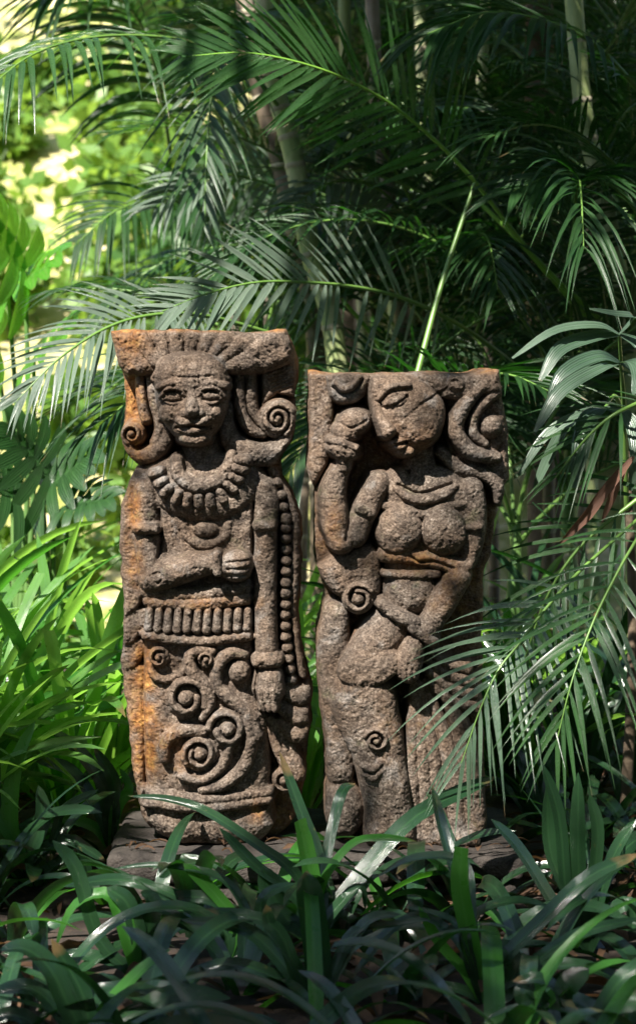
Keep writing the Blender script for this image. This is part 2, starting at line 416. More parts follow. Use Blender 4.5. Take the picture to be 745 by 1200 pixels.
        for F in (F1, F2a):
            fn = np.cross(V[F[:, 2]] - V[F[:, 0]], V[F[:, 3]] - V[F[:, 1]])
            for j in range(4): np.add.at(nrm, F[:, j], fn)
        nrm /= np.linalg.norm(nrm, axis=1)[:, None] + 1e-12
        st = stain((V[:, 0] / .002 + HX), HY - (V[:, 2] - CAMZ) / .002, V[:, 1])
        loc = root.location
        def emit(name, F, tri=None):
            used, inv = np.unique(np.concatenate([F.ravel(), tri.ravel()]) if tri is not None else F.ravel(), return_inverse=True)
            Fn = inv[:F.size].reshape(-1, 4)
            me = make_mesh(name, V[used] - np.array(loc), Fn, M['stone'])
            if tri is not None:
                me2 = make_mesh(name + '_back', V[np.unique(tri)] - np.array(loc), np.unique(tri, return_inverse=True)[1].reshape(-1, 3), M['stone'], smooth=False)
                o = link(bpy.data.objects.new('back_face', me2), parent=root)
            me.normals_split_custom_set_from_vertices([tuple(x) for x in nrm[used]])
            a = me.attributes.new('stain', 'FLOAT', 'POINT'); a.data.foreach_set('value', st[used].astype(np.float32))
            return link(bpy.data.objects.new(name, me), parent=root)
        for p in range(len(s.names)):
            F = F1[fid == p]
            if p == 0:
                emit('block', np.concatenate([F, F2a]), Fb)
            elif len(F) > 6: emit(s.names[p], F)

def cr(ox, oy):
    return lambda x, y: (ox + x / 2.98, oy + y / 2.98)

def build_statue_crowned():
    a, b, c = cr(120, 375), cr(120, 600), cr(120, 780)
    left = [(129, 386), (137, 425), (143, 462), (140, 509), (146, 531), (160, 545), (151, 562), (141, 592), (139.5, 644), (145, 721), (143, 758), (139.5, 776), (142, 801), (148, 847), (155, 914), (163, 958), (178, 980), (190, 990)]
    right = [(334, 386), (343, 409), (347, 442), (345, 466), (347, 488), (341, 519), (325, 540), (328, 558), (338, 576), (351, 610), (352, 667), (348, 717), (353, 761), (360, 795), (365, 815), (363, 848), (361, 864), (358, 914), (351, 958), (338, 980), (325, 990)]
    s = Relief(386, 992, left, right, 640, 236, 1)
    P = s.part
    # ---- headdress block
    hd = P('headdress')
    s.poly([(129, 386), (336, 386), (344, 410), (340, 425), (310, 437), (262, 440), (224, 425), (188, 440), (150, 440), (135, 425)], 40, 14, hd, .8)
    for x0, y0, x1, y1 in [(135, 60, 190, 145), (200, 52, 222, 128), (262, 48, 262, 112), (322, 50, 310, 108), (380, 50, 350, 110), (440, 56, 385, 122), (505, 66, 420, 135), (590, 74, 450, 158)]:
        p0, p1 = a(x0, y0), a(x1, y1); s.chain([(*p0, 10, 42.5), (*p1, 6.5, 43.5)], hd, .5, 4)
    for x0, y0, x1, y1 in [(170, 60, 207, 130), (232, 50, 243, 118), (293, 50, 287, 108), (350, 50, 330, 105), (410, 52, 370, 115), (472, 60, 402, 128), (548, 70, 436, 146)]:
        s.groove([a((x0 + x1) / 2, (y0 + y1) / 2), a(x1, y1)], 1.8, 1.6)
    s.chain([(*a(450, 160), 9, 44), (*a(540, 140), 9, 42), (*a(640, 75), 8, 38)], hd, .8, 1.5, 10)
    # side panel, fine strokes
    sp = P('side_panel')
    s.poly([a(560, 150), a(668, 110), a(672, 265), a(610, 255), a(555, 300)], 24, 8, sp, .5)
    for i in range(8): s.groove([a(570 + 4 * i, 175 + 12 * i), a(662, 130 + 15 * i)], 1.2, 1.8)
    # hair locks, right
    lk = P('hair_lock'); s.chain([(*a(480, 165), 6.5, 31), (*a(478, 250), 6.5, 31), (*a(487, 330), 7, 31), (*a(520, 385), 7, 30), (*a(560, 400), 5, 28)], lk, 1, 1, 14)
    lk = P('hair_lock'); s.chain([(*a(520, 162), 6, 29), (*a(518, 240), 6, 29), (*a(525, 310), 6.5, 29), (*a(550, 355), 6, 28)], lk, 1, 1, 12)
    sc = P('hair_scroll')
    s.chain([(*a(440, 300), 6, 30), (*a(432, 370), 10, 33), (*a(460, 435), 13, 36), (*a(530, 468), 14, 38), (*a(600, 462), 13, 38), (*a(650, 420), 10, 36)], sc, .9, 1, 18)
    s.spiral(*a(612, 345), 23, 1.7, 60, -1, 6.2, 38, sc, .16)
    # hair locks, left
    lk = P('hair_lock'); s.chain([(*a(128, 190), 6, 28), (*a(135, 280), 6, 29), (*a(150, 350), 6, 29)], lk, 1, 1, 8)
    lk = P('hair_lock'); s.chain([(*a(168, 180), 6, 30), (*a(178, 280), 6.5, 31), (*a(200, 370), 6.5, 31), (*a(185, 430), 7, 30)], lk, 1, 1, 10)
    sc = P('hair_scroll')
    s.chain([(*a(222, 370), 6, 30), (*a(215, 430), 9, 32), (*a(170, 468), 10, 34), (*a(115, 478), 8, 32), (*a(80, 440), 7, 30)], sc, .9, 1, 14)
    s.spiral(*a(103, 400), 14, 1.0, 120, 1, 4.6, 33, sc, .3)
    # ---- neck, torso
    to = P('torso')
    s.chain([(*a(345, 400), 22, 28), (*a(345, 500), 27, 33)], to, .8, 3)
    s.poly([a(250, 470), a(440, 462), a(520, 490), a(590, 560), a(600, 640), b(535, 130), b(525, 300), b(170, 310), b(180, 150), a(150, 640), a(110, 560), a(160, 505)], 36, 22, to, .75, 3, 40)
    # chest fold
    ch = P('chest')
    s.poly([a(175, 560), a(250, 520), a(430, 500), a(520, 540), a(540, 600), a(505, 650), a(440, 690), a(340, 704), a(250, 684), a(195, 640)], 45, 20, ch, .7, 1.5, 40)
    # necklace
    nk = P('necklace_band')
    s.chain([(*a(262, 490), 7, 47), (*a(275, 545), 8, 50), (*a(335, 575), 8.5, 52), (*a(405, 558), 8, 51), (*a(440, 510), 7, 48), (*a(452, 470), 6, 44)], nk, .7, .8, 20)
    teeth = [(196, 528, 20), (212, 560, 30), (230, 590, 45), (266, 612, 68), (302, 622, 80), (340, 626, 92), (380, 623, 100), (418, 607, 115), (447, 578, 140), (466, 548, 155), (480, 516, 165), (490, 488, 175)]
    for x, y, an in teeth:
        cxx, cyy = a(x, y); dx, dy = math.cos(R(180 - an)), math.sin(R(180 - an))
        s.chain([(cxx - 3.5 * dx, cyy - 3.5 * dy, 5.0, 52), (cxx + 5.5 * dx, cyy + 5.5 * dy, 5.8, 50.5)], P('necklace_tooth'), .95, .5)
    # belly boss
    bl = P('belly_boss')
    s.chain([(*b(285, 30), 5, 38), (*b(300, 85), 5.5, 40), (*b(365, 112), 6, 41), (*b(425, 85), 5.5, 40), (*b(440, 35), 5, 38)], bl, .8, 1, 14)
    s.ell(*b(360, 58), 15, 9, 43, bl, 0, .8, 1)
    # sash
    sa = P('sash')
    s.chain([(*b(160, 275), 8, 40), (*b(330, 280), 8, 46), (*b(505, 262), 8, 42)], sa, .7, 1, 10)
    s.chain([(*b(165, 310), 7.5, 40), (*b(330, 315), 7.5, 46), (*b(505, 300), 7.5, 42)], sa, .7, 1, 10)
    # ---- skirt
    sk = P('skirt')
    s.poly([b(150, 330), b(515, 322), b(525, 430), b(540, 560), b(575, 690), c(582, 300), c(585, 470), c(560, 560), c(160, 560), c(148, 470), c(140, 300), c(134, 60), b(135, 560), b(140, 440)], 36, 26, sk, .7, 2)
    fill = [(x, b(0, 340)[1]) for x in ()]
    # pleated belt
    for i in range(11):
        x = 163 + i * 34.2; e = abs(i - 5) / 5
        s.chain([(*b(x + 4, 342), 4.6, 47 - 6 * e * e), (*b(x, 405 - 4 * e), 5.4, 49 - 7 * e * e)], P('belt_pleat'), 1, .5)
    br = P('belt_rim')
    s.chain([(*b(148, 425), 5.5, 41), (*b(330, 443), 6, 48), (*b(518, 430), 5.5, 42)], br, .9, .8, 10)
    # scrolls carved on the skirt
    SZ = 47
    q = P('scroll'); s.spiral(*b(200, 500), 12, .9, -60, -1, 4.5, SZ - 3, q); s.chain([(*b(165, 520), 4, 40), (*b(185, 568), 5, 42), (*b(245, 578), 5.5, 43), (*b(290, 545), 5, 43), (*b(300, 490), 4.5, 42)], q, 1, .6, 14)
    q = P('scroll'); s.spiral(*b(366, 507), 10, .6, 190, 1, 4.2, SZ + 2, q); s.chain([(*b(385, 480), 5, SZ), (*b(340, 472), 6.5, SZ + 1), (*b(308, 505), 7.5, SZ + 1), (*b(322, 560), 7.5, SZ + 1), (*b(368, 605), 7, SZ), (*b(380, 660), 6, SZ), (*b(350, 710), 5, SZ - 1)], q, 1, .6, 22)
    q = P('scroll'); s.spiral(*b(298, 640), 27, 1.05, 25, -1, 9.0, SZ + 1, q)
    q = P('scroll'); s.ell(*b(480, 550), 12.5, 15, SZ + 1, q, 10, 1, .6); s.chain([(*b(497, 497), 4, SZ - 3), (*b(450, 488), 7, SZ), (*b(405, 530), 8, SZ + 1), (*b(405, 600), 8, SZ + 1), (*b(455, 650), 8, SZ), (*b(510, 705), 7, SZ - 2), (*c(545, 240), 6, SZ - 4)], q, 1, .6, 22)
    q = P('scroll'); s.spiral(*c(437, 212), 25, .95, 185, 1, 8.2, SZ + 1, q)
    s.chain([(*c(505, 160), 6.5, SZ - 1), (*c(520, 260), 7.5, SZ - 1), (*c(495, 345), 7.5, SZ), (*c(430, 400), 7, SZ), (*c(350, 425), 5, SZ - 1)], q, 1, .6, 18)
    q = P('scroll'); s.spiral(*c(342, 298), 22, 1.15, 150, 1, 7.5, SZ + 2, q)
    s.chain([(*c(222, 320), 5, SZ - 2), (*c(228, 250), 7.5, SZ), (*c(285, 218), 8, SZ + 1), (*c(350, 222), 7.5, SZ)], q, 1, .6, 14)
    s.chain([(*c(280, 375), 5, SZ - 1), (*c(350, 388), 6, SZ), (*c(420, 340), 6, SZ), (*c(450, 270), 5, SZ)], q, 1, .6, 12)
    # hem and foot of the stone
    hm = P('hem_band')
    s.chain([(*c(150, 440), 5, 39), (*c(360, 455), 5.5, 46), (*c(580, 440), 5, 38)], hm, .8, .8, 10)
    s.chain([(*c(150, 472), 5.5, 40), (*c(360, 484), 6, 47), (*c(580, 466), 5.5, 39)], hm, .8, .8, 10)
    ft = P('foot')
    s.poly([c(150, 495), c(585, 485), c(600, 560), c(560, 612), c(430, 632), c(280, 628), c(190, 590), c(150, 545)], 40, 24, ft, .8, 2)
    # ---- arms
    am = P('arm')
    s.chain([(*a(150, 590), 15, 40), (*a(152, 680), 15, 42), (*b(158, 120), 15.5, 43), (*b(172, 238), 14, 48)], am, .9, 1.5, 10)
    s.chain([(*b(192, 226), 17, 52), (*b(290, 192), 16.5, 58), (*b(385, 170), 13, 58)], am, .9, 1.5, 8)
    s.groove([b(110, 78), b(205, 75)], 1.6, 3); s.chain([(*b(128, 52), 6.5, 47), (*b(190, 52), 6.5, 47)], P('armband'), .6, .8)
    s.groove([b(175, 215), b(205, 205), b(215, 225), b(200, 240)], 1.8, 2.5, 8)
    s.chain([(*b(404, 140), 4.5, 60), (*b(408, 200), 5.5, 60)], P('bracelet'), .9, .6)
    hn = P('hand'); s.ell(*b(468, 182), 20, 19, 60, hn, 0, .8, 1)
    for i in range(3): s.groove([b(440, 165 + 24 * i), b(515, 160 + 24 * i)], 1.5, 2.4)
    am = P('arm')
    s.chain([(*a(565, 590), 15, 40), (*a(575, 660), 14, 42), (*b(568, 150), 13.5, 42), (*b(568, 320), 13.8, 42), (*b(573, 470), 14.5, 43)], am, .9, 1.2, 12)
    s.chain([(*b(545, 42), 7, 47), (*b(592, 40), 7, 46)], P('armband'), .7, .8)
    s.chain([(*b(548, 513), 9, 50), (*b(606, 510), 9, 49)], P('bracelet'), .8, .8)
    hn = P('hand')
    s.poly([b(535, 545), b(615, 540), b(632, 590), b(630, 640), b(600, 680), b(570, 690), b(545, 660), b(522, 610)], 50, 13, hn, .9, 1.2, 26)
    for x0, x1 in ((550, 562), (572, 585), (596, 606)): s.chain([(*b(x0, 610), 4.5, 52), (*b(x1 - 2, 680), 4.0, 49)], hn, 1, .8)
    for gp in ([(153, 566), (152, 610), (152, 650), (158, 690)], [(187, 598), (190, 630), (186, 652)], [(167, 712), (166, 760), (167, 850), (170, 935)], [(297, 588), (296, 640), (296, 700), (297, 760)], [(326, 600), (326, 660), (326, 720), (328, 765)], [(302, 780), (300, 810), (308, 834)]):
        s.groove(gp, 1.7, 7, 14)
    # ---- wings
    for pts in ([(100, 640), (75, 700)],): pass
    y_ends = [560, 724, 760, 790, 985]
    for i in range(4):
        wq = P('feather'); y0, y1 = y_ends[i], y_ends[i + 1]; z = 22 + 3 * (3 - i)
        if i < 3: s.poly([(136, y0 - 14), (172, y0 - 10), (171, y1 - 26), (158, y1 - 6), (146, y1), (137, y1 - 8)], z, 7, wq, .8, .6)
        else: s.poly([(136, y0 - 14), (170, y0 - 10), (168, y1 - 60), (176, y1 - 8), (160, y1), (138, y1 - 60)], z, 8, wq, .8, .6)
    rim = P('wing_rim')
    s.chain([(*a(585, 520), 5, 26), (*a(640, 590), 6, 26), (*a(675, 680), 6.5, 26), (*b(677, 120), 7, 26), (*b(672, 320), 6, 26), (*b(685, 480), 5, 26), (*b(700, 570), 5, 27)], rim, .9, 1, 20)
    beads = [a(612, 570), a(625, 612), a(632, 655), a(640, 700)] + [b(640 + (18 if i > 11 else 0) * (i - 11) / 4, 20 + 38 * i) for i in range(16)]
    for x, y in beads: s.ell(x, y, 6.2, 6.0, 33, P('bead'), 0, 1, .5)
    fx = [(b, 690, 640), (b, 690, 712), (c, 688, 172), (c, 690, 238)]
    for i, (fn, x, y) in enumerate(fx):
        x, y = fn(x, y); s.chain([(x - 20, y - 8, 9, 30 - i), (x - 5, y + 2, 12, 31 - i), (x + 10, y + 1, 11, 30 - i)], P('feather'), .8, .6, 8)
    for i in range(3):
        s.chain([(*c(585 + 22 * i, 190 + 14 * i), 5, 27 - 2 * i), (*c(610 + 24 * i, 300), 6, 26 - 2 * i), (*c(660 + 20 * i, 400), 6, 24 - 2 * i)], P('drapery_fold'), .9, .6, 10)
    s.spiral(*c(632, 405), 14, 1.1, 0, 1, 5, 26, P('scroll'))
    # ---- face
    f = P('face')
    s.poly([a(183, 190), a(205, 140), a(255, 114), a(310, 108), a(370, 114), a(420, 140), a(442, 195), a(440, 290), a(420, 355), a(385, 405), a(345, 432), a(300, 432), a(255, 405), a(215, 350), a(190, 280)], 63, 32, f, .72, 1, 60)
    s.chain([(*a(186, 205), 3.5, 47), (*a(225, 160), 4.5, 54), (*a(310, 140), 5, 58), (*a(395, 160), 4.5, 54), (*a(438, 205), 3.5, 46)], f, .7, 1, 18)   # headband
    for sx, ex, ey in ((-1, 255, 262), (1, 386, 260)):
        x, y = a(ex, ey)
        s.dent(x, y, 15, 8.5, 9)
        s.ell(x, y + .5, 13.5, 7.0, 61.5, P('eye'), 4 * sx, .8, .3)
        s.chain([(x - 15, y + 1, 2.2, 60), (x - 6, y - 7.6, 2.5, 64.5), (x + 6, y - 7.6, 2.5, 64.5), (x + 15, y + 1, 2.2, 60)], f, .9, .5, 12)
        s.chain([(x - 14, y + 2, 2, 59), (x, y + 9, 2.3, 62), (x + 14, y + 2, 2, 59)], f, .9, .5, 10)
        s.groove([(x - 9, y - 4), (x, y - 5.2), (x + 9, y - 4)], 1.3, 4, 8); s.groove([(x - 9, y + 5.5), (x, y + 7), (x + 9, y + 5.5)], 1.2, 3, 8)
        s.chain([(x - 17 * 1, y - 8 + 2 * sx, 3.4, 60), (x - 2, y - 14, 3.8, 65), (x + 16, y - 9 - 2 * sx, 3.4, 61)], f, .7, 1.5, 10)
        s.ell(*a(314 + sx * 76, 322), 11, 11, 60.5, f, 0, .6, 5)
    no = P('nose')
    s.chain([(*a(316, 228), 4, 60), (*a(320, 275), 5.5, 66), (*a(322, 312), 8.5, 72)], no, .8, 2.5, 8)
    s.ell(*a(296, 322), 6, 5.5, 67, no, 0, 1, 2); s.ell(*a(348, 322), 6, 5.5, 67, no, 0, 1, 2)
    mo = P('mouth')
    s.ell(*a(290, 352), 9, 5.5, 67, mo, 25, .9, 1.5); s.ell(*a(356, 352), 9, 5.5, 66, mo, -25, .9, 1.5)
    s.chain([(*a(275, 376), 3.2, 59), (*a(322, 384), 4.6, 64), (*a(372, 376), 3.2, 59)], mo, 1, 1, 10)
    s.groove([a(266, 374), a(322, 367), a(380, 374)], 1.6, 5, 10)
    s.ell(*a(325, 412), 16, 8, 61, f, 0, .8, 3)
    s.groove([a(345, 190), a(352, 230)], 1.3, 1.6); s.groove([a(250, 195), a(300, 200), a(380, 192)], 1.6, 1.5, 8)

    def stain(x, y, yd):
        e = np.exp(-((x - 170) / 14) ** 2) * np.clip((y - 730) / 40, 0, 1) * np.clip((925 - y) / 30, 0, 1) * 1.2
        e += np.exp(-((x - 158) / 10) ** 2) * np.clip((y - 560) / 20, 0, 1) * np.clip((700 - y) / 30, 0, 1) * .95
        e += np.clip((185 - x) / 30, 0, 1) * np.clip((548 - y) / 10, 0, 1) * .75
        e += np.exp(-((x - 235) / 60) ** 2 - ((y - 705) / 8) ** 2) * .7
        e += np.exp(-((x - 200) / 30) ** 2 - ((y - 880) / 30) ** 2) * .5
        e += np.clip((391 - y) / 4, 0, 1) * .8 + np.clip(yd * 6, 0, .6)
        e += np.exp(-((x - 300) / 8) ** 2 - ((y - 950) / 14) ** 2) * .8
        return np.clip(e * (.75 + 1.1 * fbm(x / 16, y / 16, 4, 3)), 0, 1)
    root = empty('stone_statue', (.0 + (245 - HX) * .002, .05, .10), label='taller stone statue facing forward with one forearm across the waist and a scroll-carved skirt', cat='statue', group='carved stone statues on the plinth')
    s.finish(root, .24, stain)

def build_statue_dancer():
    a, b, c = cr(350, 420), cr(350, 600), cr(350, 780)
    left = [(361, 434), (360, 480), (363, 507), (358, 547), (368, 574), (368, 608), (370, 648), (371, 664), (379, 690), (380, 707), (371, 744), (370, 788), (375, 835), (383, 905), (381, 930), (380, 968), (392, 992)]
    right = [(586, 434), (590, 467), (597, 504), (598, 561), (589, 588), (582, 628), (580, 655), (571, 670), (569, 740), (568, 820), (572, 900), (573, 970), (562, 992)]
    s = Relief(434, 994, left, right, 590, 240, 4)
    P = s.part
    # headdress and hair roll
    hd = P('headdress')
    s.poly([a(240, 42), a(700, 45), a(712, 120), a(640, 130), a(560, 150), a(500, 140), a(420, 90), a(250, 80)], 38, 12, hd, .8)
    s.poly([a(520, 130), a(720, 120), a(742, 250), a(742, 420), a(700, 470), a(600, 400), a(520, 330)], 24, 12, hd, .7)
    s.ell(*a(545, 85), 13, 12, 44, P('hair_knot'), 0, 1, .8); s.groove([a(530, 80), a(550, 75), a(560, 95)], 1.5, 3, 6)
    hr = P('hair_roll')
    s.chain([(*a(672, 72), 9, 38), (*a(610, 120), 9, 40), (*a(565, 180), 9.5, 42), (*a(548, 250), 9.5, 42), (*a(585, 315), 9.5, 42), (*a(640, 340), 8.5, 40), (*a(690, 345), 6, 37)], hr, 1, .8, 24)
    s.chain([(*a(708, 110), 6, 34), (*a(650, 150), 6, 35), (*a(610, 210), 6, 35), (*a(612, 265), 6, 35), (*a(650, 300), 5, 34)], hr, 1, .8, 16)
    s.ell(*a(672, 240), 13, 15, 37, P('hair_boss'), 0, 1, .8)
    s.groove([a(720, 180), a(732, 260), a(700, 330)], 2, 4, 10)
    hr = P('hair_roll')
    s.chain([(*a(500, 330), 7, 30), (*a(560, 385), 8, 32), (*a(640, 400), 8, 32), (*a(690, 440), 8, 31), (*a(705, 500), 6, 28)], hr, .9, .8, 14)
    # left side: crescent flower and the held bud
    fl = P('flower')
    s.poly([a(95, 60), a(140, 48), a(245, 45), a(240, 110), a(205, 150), a(150, 160), a(110, 130)], 38, 10, fl, .8, 1, 24)
    s.chain([(*a(130, 85), 3.5, 42), (*a(155, 105), 5, 44), (*a(190, 90), 4.5, 44), (*a(210, 60), 3.5, 41)], fl, 1, .6, 10)
    s.groove([a(120, 100), a(150, 125), a(195, 112), a(222, 70)], 1.6, 4, 12)
    sl = P('side_panel'); s.poly([a(28, 50), a(92, 60), a(120, 170), a(110, 300), a(95, 380), a(50, 450), a(26, 380), a(40, 260), a(30, 180)], 24, 9, sl, .8, 1, 30)
    # torso
    to = P('torso')
    s.chain([(*a(425, 320), 16, 33), (*a(425, 400), 20, 34)], to, .8, 3)
    s.poly([a(300, 400), a(370, 380), a(480, 375), a(560, 400), a(630, 450), a(645, 560), a(620, 660), b(590, 160), b(480, 210), b(480, 330), b(400, 380), b(290, 330), b(300, 180), a(280, 640), a(285, 520), a(260, 450)], 36, 20, to, .8, 3, 46)
    cl = P('collar')
    s.chain([(*a(335, 455), 4, 38), (*a(385, 482), 5.5, 42), (*a(440, 492), 6, 44), (*a(500, 478), 5.5, 42), (*a(545, 445), 4, 39)], cl, .8, .8, 16)
    s.groove([a(345, 440), a(430, 470), a(535, 435)], 1.8, 3, 12)
    s.chain([(*a(295, 512), 4.5, 38), (*a(360, 518), 5, 42), (*a(430, 545), 5, 43), (*a(500, 518), 5, 42), (*a(575, 508), 4.5, 38)], cl, .8, .8, 16)
    s.dent(*a(385, 400), 2.5, 2.5, 8)
    bs = P('breast'); s.ell(*a(348, 598), 27, 29, 53, bs, 12, .52, 5)
    bs = P('breast'); s.ell(*a(503, 598), 26, 29, 53, bs, -12, .52, 5)
    # bands under the chest
    db = P('chest_drape')
    s.chain([(*b(300, 148), 9, 42), (*b(380, 150), 9, 45), (*b(470, 165), 9, 45), (*b(560, 190), 9, 42), (*b(590, 185), 6, 40)], db, .8, .8, 16)
    s.groove([b(390, 150), b(420, 170), b(470, 168), b(540, 195)], 1.8, 4, 12)
    s.chain([(*b(298, 212), 4.5, 41), (*b(390, 216), 5, 45), (*b(480, 212), 4.5, 43)], P('belly_band'), .9, .6, 10)
    by = P('belly'); s.ell(*b(390, 280), 32, 26, 46, by, 0, .6, 1.5)
    # left arm raised with bud
    am = P('arm')
    s.chain([(*a(275, 435), 15, 42), (*a(235, 520), 15, 46), (*a(195, 615), 15, 48)], am, .9, 1.5, 8)
    s.chain([(*a(150, 635), 16, 50), (*a(125, 550), 17, 49), (*a(118, 470), 15, 46), (*a(142, 395), 11, 44)], am, .9, 1.5, 10)
    s.chain([(*a(212, 520), 6.5, 51), (*a(247, 535), 6.5, 50)], P('armband'), .7, .8)
    s.groove([a(165, 480), a(175, 560), a(165, 630)], 2, 5, 8)
    bd = P('bud'); s.ell(*a(192, 222), 20, 16, 49, bd, -25, .75, 3); s.ell(*a(165, 258), 15, 12, 48, bd, 20, .75, 3); s.groove([a(140, 225), a(185, 240), a(235, 215)], 1.6, 1.8, 8)
    hn = P('hand')
    s.ell(*a(152, 322), 17, 10.5, 54, hn, 18, .9, 1.2)
    s.chain([(*a(160, 345), 9, 48), (*a(155, 380), 9, 46)], hn, .9, 2)
    for i in range(3): s.groove([a(110 + 24 * i, 318 + 5 * i), a(120 + 24 * i, 340 + 5 * i)], 1.4, 2.2)
    s.chain([(*a(112, 285), 4, 50), (*a(150, 292), 4.5, 54), (*a(195, 310), 4, 52)], hn, 1, .8, 8)
    # right arm down across the hip
    am = P('arm')
    s.chain([(*a(600, 455), 15, 38), (*a(612, 540), 15, 38), (*a(605, 640), 14, 38), (*b(590, 170), 12, 38)], am, .9, 1.5, 10)
    s.chain([(*a(590, 585), 5, 42), (*a(626, 587), 5, 41)], P('armband'), .8, .6)
    s.chain([(*b(552, 226), 17, 46), (*b(500, 310), 16.5, 53), (*b(445, 400), 14, 54)], am, .9, 1.2, 8)
    s.chain([(*b(395, 395), 6.5, 55), (*b(465, 442), 6.5, 55)], P('bracelet'), .8, .8)
    hn = P('hand'); s.poly([b(375, 425), b(415, 430), b(432, 470), b(425, 540), b(405, 582), b(370, 588), b(340, 560), b(332, 510), b(348, 460)], 56, 14, hn, .9, 1, 30)
    for i in range(3): s.groove([b(352 + 20 * i, 540 - 4 * i), b(356 + 20 * i, 585)], 1.3, 2)
    # hip drape and spirals at the left
    lf = P('drapery_leaf'); s.poly([b(58, 190), b(150, 142), b(260, 120), b(285, 200), b(270, 300), b(150, 300), b(85, 240)], 36, 14, lf, .8, 1, 26)
    s.spiral(*b(208, 298), 19, 1.2, -30, -1, 6.5, 43, P('scroll'))
    cf = P('drapery_column'); s.chain([(*b(125, 360), 17, 34), (*b(118, 470), 20, 36), (*b(120, 600), 19, 36), (*c(130, 200), 18, 34), (*c(145, 380), 17, 34)], cf, .8, 1.2, 12)
    s.ell(*c(155, 500), 25, 37, 38, P('foot'), -8, .8, 1)
    # hip sash, legs
    th = P('thigh'); s.chain([(*b(350, 360), 24, 43), (*b(290, 430), 26, 49), (*b(225, 530), 27, 51)], th, .8, 1.2, 10)
    s.poly([b(135, 545), b(165, 500), b(330, 470), b(345, 540), b(290, 585), b(215, 602), b(150, 580)], 52.5, 12, th, .45, 2, 26)
    s.chain([(*b(285, 315), 6.5, 50), (*b(340, 352), 7.5, 53), (*b(405, 380), 7, 53)], P('hip_sash'), .8, .8, 10)
    lg = P('leg')
    s.poly([b(108, 630), b(145, 560), b(250, 545), b(325, 600), c(352, 180), c(372, 320), c(395, 470), c(405, 600), c(330, 625), c(235, 610), c(228, 480), c(190, 330), c(130, 200), c(105, 130)], 51, 26, lg, .75, 1.2, 60)
    s.spiral(*c(268, 245), 16, 1.2, 200, 1, 5.5, 54, P('scroll'), .25)
    s.chain([(*c(225, 335), 3.5, 54), (*c(255, 345), 4, 56), (*c(280, 325), 3.5, 54)], lg, .9, .6, 8); s.chain([(*c(235, 370), 3.5, 53), (*c(262, 375), 4, 55), (*c(285, 350), 3.5, 53)], lg, .9, .6, 8)
    # folds on the right
    for i, (x0, y0, x1, y1, x2, y2) in enumerate([(400, 60, 395, 300, 410, 600), (412, 60, 430, 300, 450, 620), (425, 70, 470, 330, 500, 620), (440, 60, 520, 300, 560, 600), (450, 20, 560, 200, 620, 560)]):
        s.chain([(*c(x0, y0), 5, 30 - i), (*c(x1, y1), 7 + i, 34 - i), (*c(x2, y2), 8 + 2 * i, 34 - i)], P('drapery_fold'), .9, .6, 12)
    for i in range(4):
        s.chain([(*b(440 + 6 * i, 470 + 44 * i), 5, 32), (*b(510 + 8 * i, 530 + 44 * i), 7, 31), (*b(590 + 12 * i, 550 + 46 * i), 7, 27)], P('drapery_fold'), .9, .6, 10)
    ft = P('foot'); s.poly([c(225, 560), c(420, 560), c(620, 580), c(650, 640), c(240, 640)], 34, 14, ft, .8, 2)
    # face in three-quarter profile, looking down to the bud
    f = P('face')
    s.poly([a(252, 58), a(330, 45), a(420, 70), a(490, 130), a(510, 190), a(495, 260), a(460, 305), a(400, 330), a(352, 328), a(335, 302), a(318, 296), a(290, 272), a(268, 230), a(250, 175), a(243, 110)], 58, 30, f, .75, 1, 60, (-.06, 0))
    s.dent(*a(325, 138), 18, 10, 5, -15)
    s.ell(*a(330, 148), 15, 8, 61, P('eye'), -18, .8, 1.0)
    s.groove([a(288, 168), a(330, 163), a(372, 134)], 1.3, 2.5, 10); s.groove([a(286, 160), a(318, 126), a(372, 122)], 1.2, 2.2, 10)
    s.chain([(*a(290, 150), 2, 56), (*a(325, 126), 2.4, 59), (*a(370, 122), 2, 57)], f, .9, .6, 10)
    s.chain([(*a(278, 140), 3, 56), (*a(310, 100), 3.6, 60), (*a(380, 90), 3, 57)], f, .7, 1.2, 10)
    s.chain([(*a(285, 192), 3, 54), (*a(330, 195), 3, 57), (*a(375, 172), 2.5, 55)], f, .7, 1, 10)
    no = P('nose'); s.chain([(*a(272, 165), 4, 56), (*a(285, 215), 6, 62), (*a(306, 250), 8.5, 68)], no, .9, 2, 8)
    s.dent(*a(330, 270), 5, 4, 5)
    mo = P('mouth'); s.ell(*a(345, 287), 8, 4, 60, mo, -12, 1, 1); s.ell(*a(352, 305), 7, 4, 59, mo, -8, 1, 1); s.groove([a(335, 297), a(375, 290)], 1.4, 4)
    s.ell(*a(425, 235), 20, 22, 59, f, 0, .5, 6); s.ell(*a(372, 322), 9, 6, 57, f, 0, .9, 2)
    for i in range(5): s.groove([a(385 + 18 * i, 190 - 14 * i), a(430 + 18 * i, 150 - 10 * i), a(500 + 5 * i, 125 - 8 * i)], 1.2, 1.1, 8)

    def stain(x, y, yd):
        e = np.exp(-((x - 480) / 26) ** 2 - ((y - 515) / 16) ** 2) * .45
        e += np.exp(-((x - 490) / 50) ** 2 - ((y - 655) / 12) ** 2) * .65
        e += np.exp(-((x - 392) / 12) ** 2 - ((y - 615) / 25) ** 2) * .5
        e += np.exp(-((x - 530) / 30) ** 2 - ((y - 690) / 30) ** 2) * .4 + np.clip((440 - y) / 5, 0, 1) * .6
        e += np.exp(-((x - 470) / 40) ** 2 - ((y - 850) / 40) ** 2) * .25 + np.clip(yd * 5, 0, .4)
        return np.clip(e * (.75 + 1.1 * fbm(x / 16, y / 16, 4, 6)), 0, 1)
